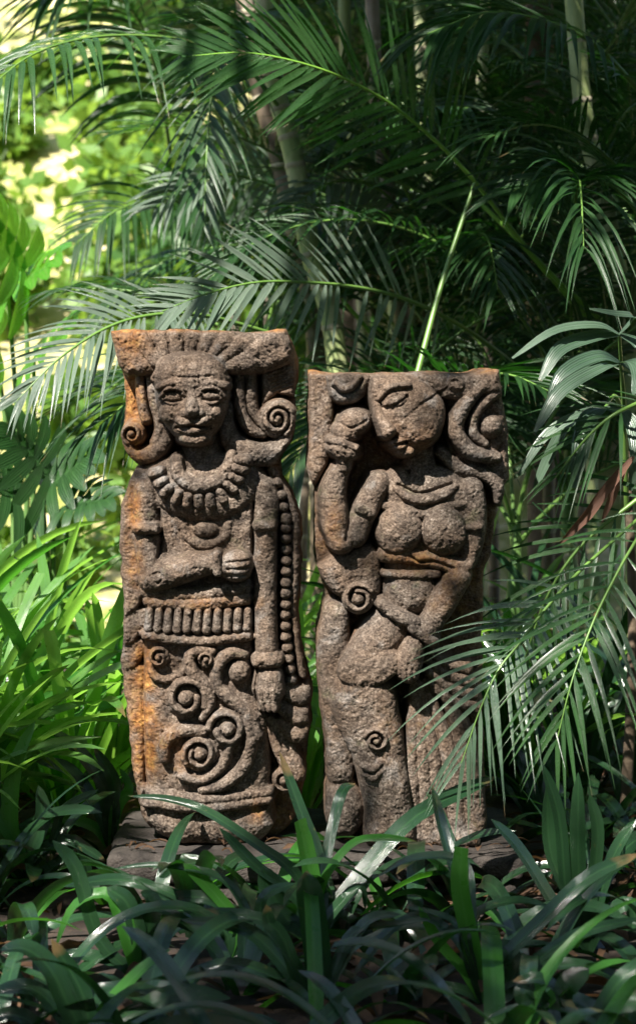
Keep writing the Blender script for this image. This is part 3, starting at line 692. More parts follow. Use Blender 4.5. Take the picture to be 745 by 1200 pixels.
    root = empty('stone_statue', ((475 - HX) * .002, .05, .10), label='shorter stone statue of a swaying woman looking down at her raised hand', cat='statue', group='carved stone statues on the plinth')
    s.finish(root, .24, stain)

build_statue_crowned()
build_statue_dancer()

# ------------------------------------------------------------------ plinth
def rough_box(x0, x1, y0, y1, z0, z1, seed, amp=.008, step=.012):
    """closed block with worn edges and an uneven skin"""
    nx, ny, nz = [max(3, int((q - p) / step)) for p, q in ((x0, x1), (y0, y1), (z0, z1))]
    V = {}; F = []
    def vid(i, j, k):
        if (i, j, k) not in V: V[(i, j, k)] = len(V)
        return V[(i, j, k)]
    for i in range(nx):
        for j in range(ny):
            F.append([vid(i, j, nz), vid(i + 1, j, nz), vid(i + 1, j + 1, nz), vid(i, j + 1, nz)])
            F.append([vid(i, j, 0), vid(i, j + 1, 0), vid(i + 1, j + 1, 0), vid(i + 1, j, 0)])
        for k in range(nz):
            F.append([vid(i, 0, k), vid(i + 1, 0, k), vid(i + 1, 0, k + 1), vid(i, 0, k + 1)])
            F.append([vid(i, ny, k), vid(i, ny, k + 1), vid(i + 1, ny, k + 1), vid(i + 1, ny, k)])
    for j in range(ny):
        for k in range(nz):
            F.append([vid(0, j, k), vid(0, j, k + 1), vid(0, j + 1, k + 1), vid(0, j + 1, k)])
            F.append([vid(nx, j, k), vid(nx, j + 1, k), vid(nx, j + 1, k + 1), vid(nx, j, k + 1)])
    I = np.array(list(V.keys()), float); u = I / np.array([nx, ny, nz])
    p = np.array([x0, y0, z0]) + u * np.array([x1 - x0, y1 - y0, z1 - z0])
    r = .018; c = np.clip(p, np.array([x0, y0, z0]) + r, np.array([x1, y1, z1]) - r); d = p - c
    l = np.linalg.norm(d, axis=1)[:, None] + 1e-9; p = np.where(l > r, c + d / l * r, p)
    n = d / l
    f = fbm(p[:, 0] * 22 + seed, p[:, 1] * 22 + p[:, 2] * 17, 4, seed) + 1.6 * fbm(p[:, 0] * 5, p[:, 1] * 5 + p[:, 2] * 6, 3, seed + 1)
    p = p + n * (amp * f)[:, None]
    return p, np.array(F)
pl = empty('stone_plinth', (-.01, .15, 0), label='low worn stone plinth slab under both carved statues', cat='plinth')
V, F = rough_box(-.485, .475, -.11, .42, .035, .101, 2); mobj('slab', V - np.array(pl.location), F, M['plinth'], parent=pl)
V, F = rough_box(-.47, .455, -.10, .39, -.06, .030, 5); mobj('footing', V - np.array(pl.location), F, M['plinth'], parent=pl)

# ------------------------------------------------------------------ plant builders
def frame(T, up):
    T = T / (np.linalg.norm(T) + 1e-9); S = np.cross(T, up); l = np.linalg.norm(S)
    if l < 1e-4: S = np.cross(T, np.array([.3, 1, .2])); l = np.linalg.norm(S)
    S /= l; return T, S, np.cross(S, T)

def blade(curve, width, prof, up, fold=.18, twist=0., nc=5, wave=0., pleat=0):
    """leaf blade swept along a curve; returns V, F, uv"""
    curve = np.asarray(curve, float); n = len(curve); V = np.zeros((n, nc, 3)); U = np.zeros((n, nc, 2))
    us = np.linspace(-1, 1, nc)
    for i in range(n):
        T = curve[min(i + 1, n - 1)] - curve[max(i - 1, 0)]
        T, S, B = frame(T, up); q = i / (n - 1)
        if twist: cs, sn = math.cos(twist * q), math.sin(twist * q); S, B = S * cs + B * sn, B * cs - S * sn
        hw = .5 * width * prof(q)
        lift = fold * np.abs(us) * hw + (wave * hw * np.sin(q * 17 + us * 3) if wave else 0)
        if pleat: lift = lift + hw * .10 * np.where(np.arange(nc) % 2 == 0, 1, -1)
        V[i] = curve[i] + us[:, None] * hw * S + np.broadcast_to(lift, us.shape)[:, None] * B
        U[i, :, 0] = (us + 1) / 2; U[i, :, 1] = q
    idx = np.arange(n * nc).reshape(n, nc)
    F = np.stack([idx[:-1, :-1], idx[:-1, 1:], idx[1:, 1:], idx[1:, :-1]], -1).reshape(-1, 4)
    return V.reshape(-1, 3), F, U.reshape(-1, 2)

def tube(curve, radii, ns=8):
    curve = np.asarray(curve, float); n = len(curve); V = np.zeros((n, ns, 3)); U = np.zeros((n, ns, 2))
    up = np.array([.13, .98, .21])
    for i in range(n):
        T, S, B = frame(curve[min(i + 1, n - 1)] - curve[max(i - 1, 0)], up)
        an = np.arange(ns) * 2 * math.pi / ns
        V[i] = curve[i] + radii[i] * (np.cos(an)[:, None] * S + np.sin(an)[:, None] * B); U[i, :, 0] = .2; U[i, :, 1] = i / n
    idx = np.arange(n * ns).reshape(n, ns); nx = np.roll(idx, -1, 1)
    F = np.stack([idx[:-1], nx[:-1], nx[1:], idx[1:]], -1).reshape(-1, 4)
    return V.reshape(-1, 3), F, U.reshape(-1, 2)

strap = lambda q: (0.55 + .45 * min(1, q * 4)) * (1 if q < .72 else max(.03, math.sqrt(max(0, 1 - ((q - .72) / .28) ** 2)) ** 1.1))
blunt = lambda q: (0.6 + .4 * min(1, q * 4)) * (1 if q < .93 else .82)
lance = lambda q: max(.02, (min(1, q * 5 + .25)) * (1 - max(0, (q - .3) / .7) ** 1.6))
ellip = lambda q: max(.05, math.sin(math.pi * min(1, max(0, q * .93 + .04))) ** .62)
ZUP = np.array([0., 0, 1])

def strap_curve(base, az, e0, L, bend, n=12):
    p = np.array(base, float); out = [p.copy()]; e = e0
    for i in range(n):
        q = (i + .5) / n; e = e0 - bend * q ** 1.4
        p = p + L / n * np.array([math.cos(az) * math.cos(e), math.sin(az) * math.cos(e), math.sin(e)]); p[2] = max(p[2], .012 + float(gz(p[0], p[1])))
        out.append(p.copy())
    return np.array(out)

def strap_plant(name, x, y, n, L, wd, mat, label, cat, group, seed, e_rng=(45, 82), bend=(40, 120), mats=None, lm=None):
    r = random.Random(seed); z = float(gz(x, y)) - .01
    root = empty(name, (x, y, z), label=label, cat=cat, group=group)
    a0 = r.random() * 6.28
    for i in range(n):
        az = a0 + i * 2.399 + r.uniform(-.4, .4)
        c = strap_curve((.02 * math.cos(az), .02 * math.sin(az), 0), az, R(r.uniform(*e_rng)), L * r.uniform(.65, 1.12), R(r.uniform(*bend)))
        c[:, 2] = np.maximum(c[:, 2], 0.0)
        V, F, U = blade(c, wd * r.uniform(.8, 1.15), blunt if r.random() < .12 else strap, ZUP + .3 * np.array([r.uniform(-1, 1), r.uniform(-1, 1), 0]), r.uniform(.1, .35), r.uniform(-.7, .7))
        m = mat if not mats or r.random() > .16 else mats
        mobj('leaf', V, F, M[m], U, parent=root)
    return root

def palm_frond(pts, n, L, wd, up, ang=(68, 24), lift=22, droop=.25, start=.16, jit=.12, rad=.008, nseg=6, seed=0, sides=(-1, 1), tipL=.35, lens=None):
    """returns rachis geometry and a list of leaflet geometries"""
    r = random.Random(seed); c = catmull(pts, 26); up = np.asarray(up, float); up /= np.linalg.norm(up)
    rach = tube(c, np.linspace(rad, rad * .22, len(c)), 6); lf = []
    for sd_ in sides:
        for i in range(n):
            if r.random() < .06: continue
            q = (i + .5 + r.uniform(-.38, .38)) / n; t = start + (1 - start) * min(1, q)
            k = t * (len(c) - 1); k0 = min(int(k), len(c) - 2); p = c[k0] + (c[k0 + 1] - c[k0]) * (k - k0)
            T, S, B = frame(c[min(k0 + 2, len(c) - 1)] - c[max(k0 - 1, 0)], up)
            pr = (.62 + .38 * min(1, q * 5)) * (1 - (1 - tipL) * max(0, (q - .45) / .55) ** 1.3)
            ll = L * pr * (1 + r.uniform(-jit, jit)); a = R(ang[0] + (ang[1] - ang[0]) * q + r.uniform(-5, 5)); v = R(lift + r.uniform(-7, 7))
            dr = math.cos(a) * T + math.sin(a) * (sd_ * S * math.cos(v) + B * math.sin(v)); dr /= np.linalg.norm(dr)
            dd = droop * r.uniform(.6, 1.35)
            uu = np.linspace(0, 1, nseg + 1)[:, None]
            cv = p + dr * ll * uu - ZUP * dd * ll * uu ** 2.2
            nrm = B - np.dot(B, dr) * dr
            lf.append(blade(cv, wd * (.75 + .25 * pr) * r.uniform(.85, 1.1), lance, nrm, .30, r.uniform(-.9, .9), 3))
    return rach, lf

def add_frond(root, fr, mat='palm', rmat='rachis', single=False, name='frond', label=None):
    loc = np.array(root.location); (RV, RF, RU), lf = fr
    fo = mobj(name, RV - loc, RF, M[rmat], RU, parent=root)
    if label: fo['label'] = label
    if single:
        for V, F, U in lf: mobj('leaflet', V - loc, F, M[mat], U, parent=fo)
    else:
        V, F, U = join(lf); mobj('leaflets', V - loc, F, M[mat], U, parent=fo, kind='stuff')
    return fo

def arch(base, az, e0, L, bend, n=7):
    p = np.array(base, float); out = [p.copy()]
    for i in range(n):
        e = e0 - bend * ((i + .5) / n) ** 1.25
        p = p + L / n * np.array([math.cos(az) * math.cos(e), math.sin(az) * math.cos(e), math.sin(e)]); out.append(p.copy())
    return np.array(out)

def cane(root, pts, r0, r1, mat, nring):
    c = catmull(pts, 40); loc = np.array(root.location); rad = np.linspace(r0, r1, len(c))
    V, F, U = tube(c - loc, rad, 14); tr = mobj('trunk', V, F, M[mat], U, parent=root)
    for i in range(nring):
        k = (i + .6) / nring * (len(c) - 2); k0 = int(k); q = k - k0
        p = c[k0] * (1 - q) + c[k0 + 1] * q; T = c[k0 + 1] - c[k0]; T /= np.linalg.norm(T); rr = np.interp(k, np.arange(len(c)), rad)
        rc = [p - loc + T * h for h in (-.010, -.005, .0, .006, .011)]
        V, F, U = tube(rc, [rr * .98, rr * 1.05, rr * 1.10, rr * 1.06, rr * .98], 14); mobj('ring', V, F, M['scar'], U, parent=tr)

# ------------------------------------------------------------------ palms
A3 = np.array
PG = 'areca palms in the thicket behind the statues'
def areca(px, d, top, mat, r0, seed, label, nf=7, lean=0, Lf=1.5, nring=8, fm='palm', az=None, e=(50, 82), group=None):
    """palm stem rising from the ground below photo column px at distance d; top = stem height"""
    r = random.Random(seed); x, y = (px - HX) * KPX * d, d - D0; z = float(gz(x, y))
    root = empty('areca_palm', (x, y, z), label=label, cat='palm', group=group)
    pts = [(x, y, z - .05), (x + lean * .35, y, z + top * .45), (x + lean, y + .05, z + top)]
    cane(root, pts, r0, r0 * .8, mat, nring)
    tp = A3(pts[-1])
    # green crownshaft
    V, F, U = tube(A3([tp - A3([0, 0, .02]), tp + A3([.01, 0, .22]), tp + A3([.02, 0, .45])]) - A3(root.location), [r0 * .85, r0 * .9, r0 * .4], 12); mobj('crownshaft', V, F, M['stem'], U, parent=root)
    for i in range(nf):
        a = (az[0] + (az[1] - az[0]) * (i + .5) / nf + r.uniform(-.2, .2)) if az else i * 2.399 + r.random()
        cv = arch(tp + A3([.01, 0, .30 + .12 * r.random()]), a, R(r.uniform(*e)), Lf * r.uniform(.8, 1.15), R(r.uniform(70, 125)))
        fr = palm_frond(cv, 44, .38 * r.uniform(.8, 1.2), .015, ZUP + A3([r.uniform(-.4, .4), r.uniform(-.5, .1), 0]), lift=r.uniform(5, 38), droop=r.uniform(.2, .6), start=.2, rad=.008, jit=.25, seed=seed * 31 + i, nseg=5)
        add_frond(root, fr, fm)
    return root

# ringed canes the photograph shows
def traced_cane(name_label, pix, d, r0, r1, mat, nring, seed, nf=5, group=None):
    p = [at(x, y, d + dd) for x, y, dd in pix]
    b = p[0]; g = Vector((b.x + (b.x - p[1].x) * .15, b.y, float(gz(b.x, b.y)) - .03))
    root = empty('areca_palm', (g.x, g.y, g.z + .03), label=name_label, cat='palm', group=group)
    cane(root, [g] + p, r0, r1, mat, nring)
    tp = A3(p[-1]); r = random.Random(seed)
    for i in range(nf):
        cv = arch(tp, i * 6.283 / nf + r.random(), R(r.uniform(45, 75)), r.uniform(1.4, 1.9), R(r.uniform(70, 120)))
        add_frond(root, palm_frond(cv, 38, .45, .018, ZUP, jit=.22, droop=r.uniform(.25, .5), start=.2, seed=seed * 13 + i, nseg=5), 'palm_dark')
    return root

pale = traced_cane('pale green ringed palm cane leaning behind the taller statue', [(396, 440, 0), (362, 290, 0), (345, 190, 0), (320, 85, 0), (300, -90, 0), (285, -260, 0)], 6.4, .035, .030, 'cane', 17, 1, 7)
brown = traced_cane('thick brown ringed palm trunk beside the pale green leaning cane', [(372, 430, 0), (350, 290, 0), (328, 190, 0), (300, 85, 0), (280, -60, 0), (262, -260, 0)], 7.0, .036, .032, 'cane_brown', 15, 2, 7)
traced_cane('slender grey brown palm cane rising behind the shorter statue', [(474, 430, 0), (462, 300, 0), (447, 170, 0), (438, 60, 0), (430, -200, 0)], 6.9, .030, .024, 'cane_brown', 14, 3, 6)
traced_cane('thin pale palm cane next to the slender grey brown one', [(512, 430, 0), (508, 330, 0), (500, 200, 0), (492, 40, 0), (486, -160, 0)], 7.4, .024, .02, 'cane', 12, 4, 5)
traced_cane('thin upright cane between the statues in the palm thicket', [(427, 430, 0), (424, 330, 0), (416, 180, 0), (405, 60, 0), (400, -180, 0)], 7.8, .028, .024, 'cane', 12, 5, 5)
rightc = traced_cane('green ringed palm cane at the dark right of the thicket', [(742, 430, 0), (726, 330, 0), (702, 215, 0), (682, 120, 0), (668, -60, 0), (660, -220, 0)], 6.1, .031, .027, 'cane', 14, 6, 6)
traced_cane('thin cane with bright green petiole against it', [(560, 430, 0), (556, 330, 0), (556, 220, 0), (566, 60, 0), (574, -150, 0)], 7.2, .022, .018, 'cane', 11, 7, 5)

TL = 'young areca palm with arching feather fronds in the thicket behind the statues'
k_ = 0
for px, d, top, Lf, nf in [(300, 6.9, .75, 1.5, 7), (395, 6.1, .35, 1.25, 7), (450, 7.3, 1.0, 1.6, 8), (540, 6.6, .8, 1.5, 8), (600, 6.0, .35, 1.2, 7), (640, 7.2, 1.2, 1.7, 8), (690, 6.3, .7, 1.5, 8), (745, 6.9, 1.1, 1.7, 8), (800, 6.1, .9, 1.6, 8),
                           (350, 8.4, 1.4, 1.8, 8), (480, 8.8, 1.6, 1.9, 8), (580, 8.2, 1.5, 1.8, 8), (700, 8.6, 1.8, 1.9, 8), (260, 8.8, 1.5, 1.7, 7), (850, 7.6, 1.6, 1.9, 8), (430, 9.8, 2.4, 1.9, 8), (560, 9.9, 2.6, 1.9, 8), (680, 10.2, 2.8, 2.0, 8), (810, 9.6, 2.7, 2.0, 8), (310, 10.2, 2.5, 1.9, 8)]:
    k_ += 1
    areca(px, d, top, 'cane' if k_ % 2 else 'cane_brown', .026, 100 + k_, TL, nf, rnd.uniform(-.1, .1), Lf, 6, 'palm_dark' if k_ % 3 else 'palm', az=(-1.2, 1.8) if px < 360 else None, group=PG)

# fronds the photograph shows singly; each grows from one of the palms above
def traced_frond(root, pix, n, L, wd, up, mat='palm', single=True, label=None, rmat='rachis', **k):
    pts = [at(x, y, d) for x, y, d in pix]
    return add_frond(root, palm_frond([tuple(p) for p in pts], n, L, wd, up, **k), mat, rmat, single, label=label)
traced_frond(pale, [(600, 425, 6.2), (545, 385, 6.0), (480, 352, 5.8), (420, 337, 5.65), (360, 331, 5.5), (300, 331, 5.4), (240, 345, 5.3), (190, 365, 5.25)], 36, .29, .018, (-.1, -.93, .35), start=.2, lift=8, droop=.10, ang=(62, 24), seed=5, mat='palm_glare', label='frond with painted grey green glare arching behind the top of the taller statue')
traced_frond(pale, [(330, 395, 5.9), (250, 372, 5.7), (190, 368, 5.5), (130, 382, 5.4), (70, 420, 5.3), (20, 470, 5.25)], 32, .25, .0135, (-.15, -.88, .45), start=.2, lift=5, droop=.22, ang=(62, 22), seed=6, mat='palm_glare', label='drooping frond with painted pale glare reaching left past the taller statue')
traced_frond(brown, [(330, 130, 6.4), (290, 80, 6.2), (235, 52, 6.0), (165, 42, 5.8), (95, 46, 5.6), (35, 66, 5.45), (-15, 105, 5.35)], 34, .30, .019, (.0, -.45, .9), start=.15, lift=8, droop=.6, ang=(78, 35), seed=7, label='broad frond arching over the sunlit clearing')
traced_frond(rightc, [(700, 372, 6.0), (625, 300, 5.9), (545, 200, 5.75), (475, 135, 5.65), (420, 100, 5.55), (360, 76, 5.45), (290, 62, 5.4), (220, 66, 5.35)], 38, .36, .019, (-.2, -.92, .35), start=.24, lift=5, droop=.10, ang=(58, 24), seed=8, rmat='petiole', label='long dark frond rising diagonally across the thicket')
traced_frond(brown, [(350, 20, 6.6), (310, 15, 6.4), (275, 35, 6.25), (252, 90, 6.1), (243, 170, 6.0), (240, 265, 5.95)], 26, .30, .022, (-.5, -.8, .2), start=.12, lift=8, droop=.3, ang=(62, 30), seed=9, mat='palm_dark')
traced_frond(brown, [(430, 330, 7.4), (380, 255, 7.2), (330, 222, 7.0), (270, 205, 6.9), (225, 215, 6.8), (180, 245, 6.7)], 30, .32, .018, (-.1, -.85, .5), start=.15, lift=5, droop=.3, ang=(70, 30), seed=10, mat='palm_glare')
traced_frond(pale, [(500, 330, 6.8), (470, 250, 6.6), (430, 215, 6.5), (385, 215, 6.4), (345, 240, 6.3)], 28, .28, .016, (-.1, -.85, .5), start=.2, lift=5, droop=.35, ang=(70, 30), seed=11, mat='palm_glare')
traced_frond(brown, [(310, 330, 7.6), (260, 260, 7.4), (200, 235, 7.2), (140, 245, 7.0), (90, 285, 6.9)], 28, .34, .018, (-.1, -.8, .55), start=.15, lift=5, droop=.35, ang=(70, 30), seed=12, mat='palm_dark', single=False)
traced_frond(brown, [(200, 180, 7.6), (185, 90, 7.4), (160, 20, 7.2), (110, -20, 7.0), (60, -10, 6.9)], 26, .5, .03, (-.1, -.3, .95), start=.1, lift=5, droop=.6, ang=(70, 30), seed=14, mat='palm_dark', single=False)
traced_frond(rightc, [(780, 320, 5.8), (740, 240, 5.7), (700, 210, 5.6), (650, 205, 5.5), (600, 225, 5.4)], 24, .34, .020, (-.1, -.45, .9), start=.2, lift=8, droop=.3, seed=15, mat='palm_dark', single=False)
traced_frond(rightc, [(760, 120, 5.9), (700, 55, 5.8), (640, 25, 5.7), (570, 15, 5.6), (500, 40, 5.5)], 28, .40, .022, (-.1, -.45, .9), start=.2, lift=8, droop=.45, seed=16, mat='palm_dark', single=False)
# bright bare petioles
def petiole(root, pix, r0, r1, mat='petiole', label=None):
    c = catmull([tuple(at(*q)) for q in pix], 16); V, F, U = tube(c - A3(root.location), np.linspace(r0, r1, len(c)), 8)
    o = mobj('petiole', V, F, M[mat], U, parent=root)
    if label: o['label'] = label
petiole(rightc, [(488, 440, 5.5), (518, 330, 5.6), (556, 215, 5.7)], .0085, .006, 'rachis', label='straight bright green petiole behind the shorter statue')
petiole(rightc, [(560, 235, 5.9), (610, 285, 5.9), (650, 330, 5.95), (688, 372, 6.0)], .007, .010)
petiole(pale, [(400, 350, 6.4), (430, 385, 6.45), (462, 428, 6.5)], .006, .008)

# palm at the right that hangs in front of the shorter statue
rp = empty('areca_palm', (.98, .25, 0), label='palm at the right whose fronds hang in front of the shorter statue', cat='palm')
cane(rp, [(.98, .25, -.05), (1.0, .25, .5), (.98, .24, 1.0)], .035, .028, 'cane', 6)
traced_frond(rp, [(830, 560, 4.75), (790, 575, 4.55), (745, 633, 4.4), (711, 694, 4.32), (690, 740, 4.27), (669, 800, 4.22), (652, 868, 4.2)], 18, .26, .0115, (-.25, -.9, .3), start=.25, rad=.005, lift=3, droop=.28, ang=(70, 16), seed=21, label='nearer green frond hanging at the right', tipL=.5)
traced_frond(rp, [(800, 560, 4.8), (745, 610, 4.6), (680, 668, 4.45), (635, 718, 4.38), (608, 754, 4.34), (583, 786, 4.31), (562, 832, 4.29), (540, 895, 4.28)], 21, .255, .0105, (-.3, -.85, .45), start=.34, rad=.005, lift=3, droop=.24, ang=(66, 14), seed=22, mat='palm_mid', label='pale frond with long leaflets crossing the shorter statue', tipL=.5)
traced_frond(rp, [(860, 500, 4.9), (800, 545, 4.8), (740, 590, 4.75), (680, 640, 4.75), (640, 700, 4.75), (615, 770, 4.75)], 16, .26, .012, (-.3, -.8, .5), start=.2, lift=3, droop=.15, ang=(68, 18), seed=23, mat='palm_dark')
traced_frond(rp, [(840, 520, 4.9), (780, 470, 4.8), (730, 480, 4.7), (690, 510, 4.7), (650, 560, 4.72)], 14, .24, .012, (-.2, -.6, .7), start=.2, lift=5, droop=.2, ang=(68, 18), seed=26, mat='palm_dark')
# dead leaf sheath
def dead(pix, wd, seed):
    c = catmull([tuple(at(*q)) for q in pix], 14); V, F, U = blade(c, wd, ellip, (0, -1, .3), .5, .6, 7, .15, 1); mobj('dead_leaf', V - A3(rp.location), F, M['dryfrond'], U, parent=rp, label='shrivelled pinkish brown dead leaf')
dead([(742, 535, 4.75), (712, 570, 4.72), (685, 605, 4.7), (655, 637, 4.7)], .026, 1)
dead([(735, 540, 4.78), (718, 575, 4.76), (704, 612, 4.75)], .022, 2)

# broad pleated fan palm at the right
fp = empty('fan_palm', (.80, .55, 0), label='fan palm at the right with broad pleated drooping leaf segments', cat='palm')
V, F, U = tube(catmull([(0, 0, -.03), (.02, -.02, .5), (.0, -.05, 1.0)], 10), np.linspace(.016, .010, 11), 8); mobj('trunk', V, F, M['bark'], U, parent=fp)
def fan(hub, segs, seed):
    r = random.Random(seed); h = at(*hub); base = fp.location + Vector((0, -.05, .75 + .1 * seed))
    c = catmull([tuple(base), tuple((base + h) / 2 + Vector((0, 0, .06))), tuple(h)], 10)
    V, F, U = tube(c - A3(fp.location), np.linspace(.007, .004, 11), 6); fo = mobj('fan_leaf', V, F, M['rachis'], U, parent=fp)
    for (pts, wd) in segs:
        cv = catmull([tuple(h)] + [tuple(at(*q)) for q in pts], 14)
        V, F, U = blade(cv, wd * .72, ellip, (0, -.75, .65), .22, r.uniform(-.3, .3), 9, .0, 1); mobj('segment', V - A3(fp.location), F, M['fan'], U, parent=fo)
fan((725, 392, 4.85), [([(700, 382, 4.8), (650, 388, 4.75), (600, 420, 4.72)], .040), ([(695, 395, 4.8), (655, 410, 4.75), (632, 446, 4.72)], .055), ([(742, 372, 4.8), (720, 368, 4.75), (690, 362, 4.7)], .03), ([(748, 405, 4.85), (770, 430, 4.8), (780, 470, 4.75)], .05)], 1)
fan((726, 425, 4.8), [([(700, 418, 4.75), (660, 438, 4.7), (640, 478, 4.68)], .055), ([(700, 432, 4.72), (655, 460, 4.66), (626, 506, 4.64)], .050), ([(742, 425, 4.7), (748, 440, 4.65), (742, 462, 4.62)], .055), ([(750, 440, 4.8), (770, 480, 4.8), (770, 520, 4.8)], .05)], 2)
fan((708, 478, 4.85), [([(680, 486, 4.82), (640, 510, 4.8), (608, 556, 4.78)], .042), ([(690, 490, 4.76), (680, 520, 4.72), (672, 572, 4.7)], .066), ([(735, 490, 4.85), (745, 530, 4.8), (738, 575, 4.8)], .05), ([(664, 500, 4.9), (640, 540, 4.92), (625, 575, 4.92)], .04)], 3)

# ------------------------------------------------------------------ strap-leaved plants
def traced_leaf(root, pix, wpx, mat='clivia', prof=strap, fold=.22, tw=0., up=(0, -.5, .85)):
    pts = [at(*q) for q in pix]; d = pix[len(pix) // 2][2]
    c = catmull([tuple(p) for p in pts], 16); V, F, U = blade(c, wpx * KPX * d * 1.08, prof, A3(up, float), fold, tw)
    mobj('leaf', V - A3(root.location), F, M[mat], U, parent=root)
def ground_at(px, py):
    d = CAMZ / ((py - HY) * KPX); return at(px, py, d)
CG = 'strap-leaved plants in front of the plinth'
def hero(px, py, label, leaves):
    g = ground_at(px, py); root = empty('clivia_plant', (g.x, g.y, 0), label=label, cat='plant')
    d0 = g.y + D0
    for L in leaves:
        pix, wpx = L[0], L[1]; m = L[2] if len(L) > 2 else 'clivia'; pf = L[3] if len(L) > 3 else strap
        dn = L[4] if len(L) > 4 else d0
        n = len(pix); pts = [(px, py - 4, d0)] + [(x, y, d0 + (dn - d0) * (i + 1) / n) for i, (x, y) in enumerate(pix)]
        traced_leaf(root, pts, wpx, m, pf, .25, rnd.uniform(-.5, .5), (rnd.uniform(-.3, .3), -.55, .8))
    return root
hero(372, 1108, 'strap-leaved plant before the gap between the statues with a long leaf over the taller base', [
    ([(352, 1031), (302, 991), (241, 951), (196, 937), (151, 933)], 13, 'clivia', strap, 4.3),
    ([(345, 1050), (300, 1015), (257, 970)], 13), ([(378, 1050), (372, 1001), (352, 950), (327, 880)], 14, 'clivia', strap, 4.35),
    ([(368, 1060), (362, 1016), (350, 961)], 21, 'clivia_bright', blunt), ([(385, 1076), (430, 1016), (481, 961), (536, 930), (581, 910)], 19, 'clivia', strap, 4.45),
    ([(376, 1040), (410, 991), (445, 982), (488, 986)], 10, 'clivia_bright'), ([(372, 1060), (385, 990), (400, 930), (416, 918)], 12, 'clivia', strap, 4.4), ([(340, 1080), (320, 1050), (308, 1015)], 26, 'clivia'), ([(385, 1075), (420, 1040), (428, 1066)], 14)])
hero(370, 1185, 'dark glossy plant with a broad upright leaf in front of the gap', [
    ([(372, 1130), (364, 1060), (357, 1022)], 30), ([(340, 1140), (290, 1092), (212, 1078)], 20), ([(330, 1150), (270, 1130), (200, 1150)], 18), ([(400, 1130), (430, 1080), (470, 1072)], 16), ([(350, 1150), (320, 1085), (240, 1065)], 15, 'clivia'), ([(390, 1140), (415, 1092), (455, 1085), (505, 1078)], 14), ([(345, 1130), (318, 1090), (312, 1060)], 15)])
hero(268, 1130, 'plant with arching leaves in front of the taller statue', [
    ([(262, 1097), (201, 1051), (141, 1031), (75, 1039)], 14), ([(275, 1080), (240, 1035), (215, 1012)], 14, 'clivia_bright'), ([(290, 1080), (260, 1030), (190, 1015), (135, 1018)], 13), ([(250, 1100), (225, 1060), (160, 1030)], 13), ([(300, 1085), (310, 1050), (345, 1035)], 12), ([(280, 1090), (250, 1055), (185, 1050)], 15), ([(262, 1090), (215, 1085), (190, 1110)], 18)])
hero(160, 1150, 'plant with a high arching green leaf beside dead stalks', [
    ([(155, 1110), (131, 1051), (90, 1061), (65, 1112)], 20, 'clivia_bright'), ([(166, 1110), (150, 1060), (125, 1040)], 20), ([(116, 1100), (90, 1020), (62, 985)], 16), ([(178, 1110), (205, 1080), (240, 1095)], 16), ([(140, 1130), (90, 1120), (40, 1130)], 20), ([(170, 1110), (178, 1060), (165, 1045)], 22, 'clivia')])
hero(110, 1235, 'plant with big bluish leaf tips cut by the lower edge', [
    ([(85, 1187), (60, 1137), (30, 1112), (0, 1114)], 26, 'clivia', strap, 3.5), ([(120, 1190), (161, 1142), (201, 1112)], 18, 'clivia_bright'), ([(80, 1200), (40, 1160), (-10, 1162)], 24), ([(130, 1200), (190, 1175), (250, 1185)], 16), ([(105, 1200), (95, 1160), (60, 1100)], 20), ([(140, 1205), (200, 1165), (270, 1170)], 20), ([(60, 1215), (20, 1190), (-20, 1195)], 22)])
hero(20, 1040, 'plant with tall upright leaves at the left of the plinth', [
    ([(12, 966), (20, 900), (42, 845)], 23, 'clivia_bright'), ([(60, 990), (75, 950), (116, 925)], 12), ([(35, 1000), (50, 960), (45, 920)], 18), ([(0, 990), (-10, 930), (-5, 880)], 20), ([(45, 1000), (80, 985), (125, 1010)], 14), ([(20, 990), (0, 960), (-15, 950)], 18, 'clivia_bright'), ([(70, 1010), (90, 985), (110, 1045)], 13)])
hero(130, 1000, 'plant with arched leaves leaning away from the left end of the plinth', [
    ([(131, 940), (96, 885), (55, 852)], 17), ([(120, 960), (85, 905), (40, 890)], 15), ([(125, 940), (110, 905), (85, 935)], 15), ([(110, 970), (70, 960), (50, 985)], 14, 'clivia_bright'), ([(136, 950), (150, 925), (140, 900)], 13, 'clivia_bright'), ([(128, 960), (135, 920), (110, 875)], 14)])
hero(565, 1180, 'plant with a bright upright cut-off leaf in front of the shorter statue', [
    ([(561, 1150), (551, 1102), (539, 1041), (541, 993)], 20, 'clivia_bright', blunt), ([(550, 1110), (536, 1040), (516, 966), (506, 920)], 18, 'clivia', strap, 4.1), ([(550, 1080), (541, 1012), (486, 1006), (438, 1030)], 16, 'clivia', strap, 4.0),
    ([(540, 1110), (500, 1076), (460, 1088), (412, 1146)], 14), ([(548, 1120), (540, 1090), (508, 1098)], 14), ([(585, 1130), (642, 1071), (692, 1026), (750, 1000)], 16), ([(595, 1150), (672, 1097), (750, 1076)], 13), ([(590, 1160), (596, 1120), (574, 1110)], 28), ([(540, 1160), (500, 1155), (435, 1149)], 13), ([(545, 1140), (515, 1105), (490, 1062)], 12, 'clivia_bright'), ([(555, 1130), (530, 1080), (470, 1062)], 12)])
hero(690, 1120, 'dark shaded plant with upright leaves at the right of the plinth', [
    ([(680, 1060), (677, 1000), (677, 905)], 18), ([(670, 1060), (645, 1000), (640, 920)], 16), ([(700, 1060), (720, 1000), (745, 960)], 16), ([(660, 1080), (610, 1000), (575, 960)], 20), ([(690, 1070), (700, 980), (690, 930)], 14), ([(665, 1060), (655, 960), (635, 895)], 14), ([(705, 1080), (735, 1060), (750, 1090)], 18)])
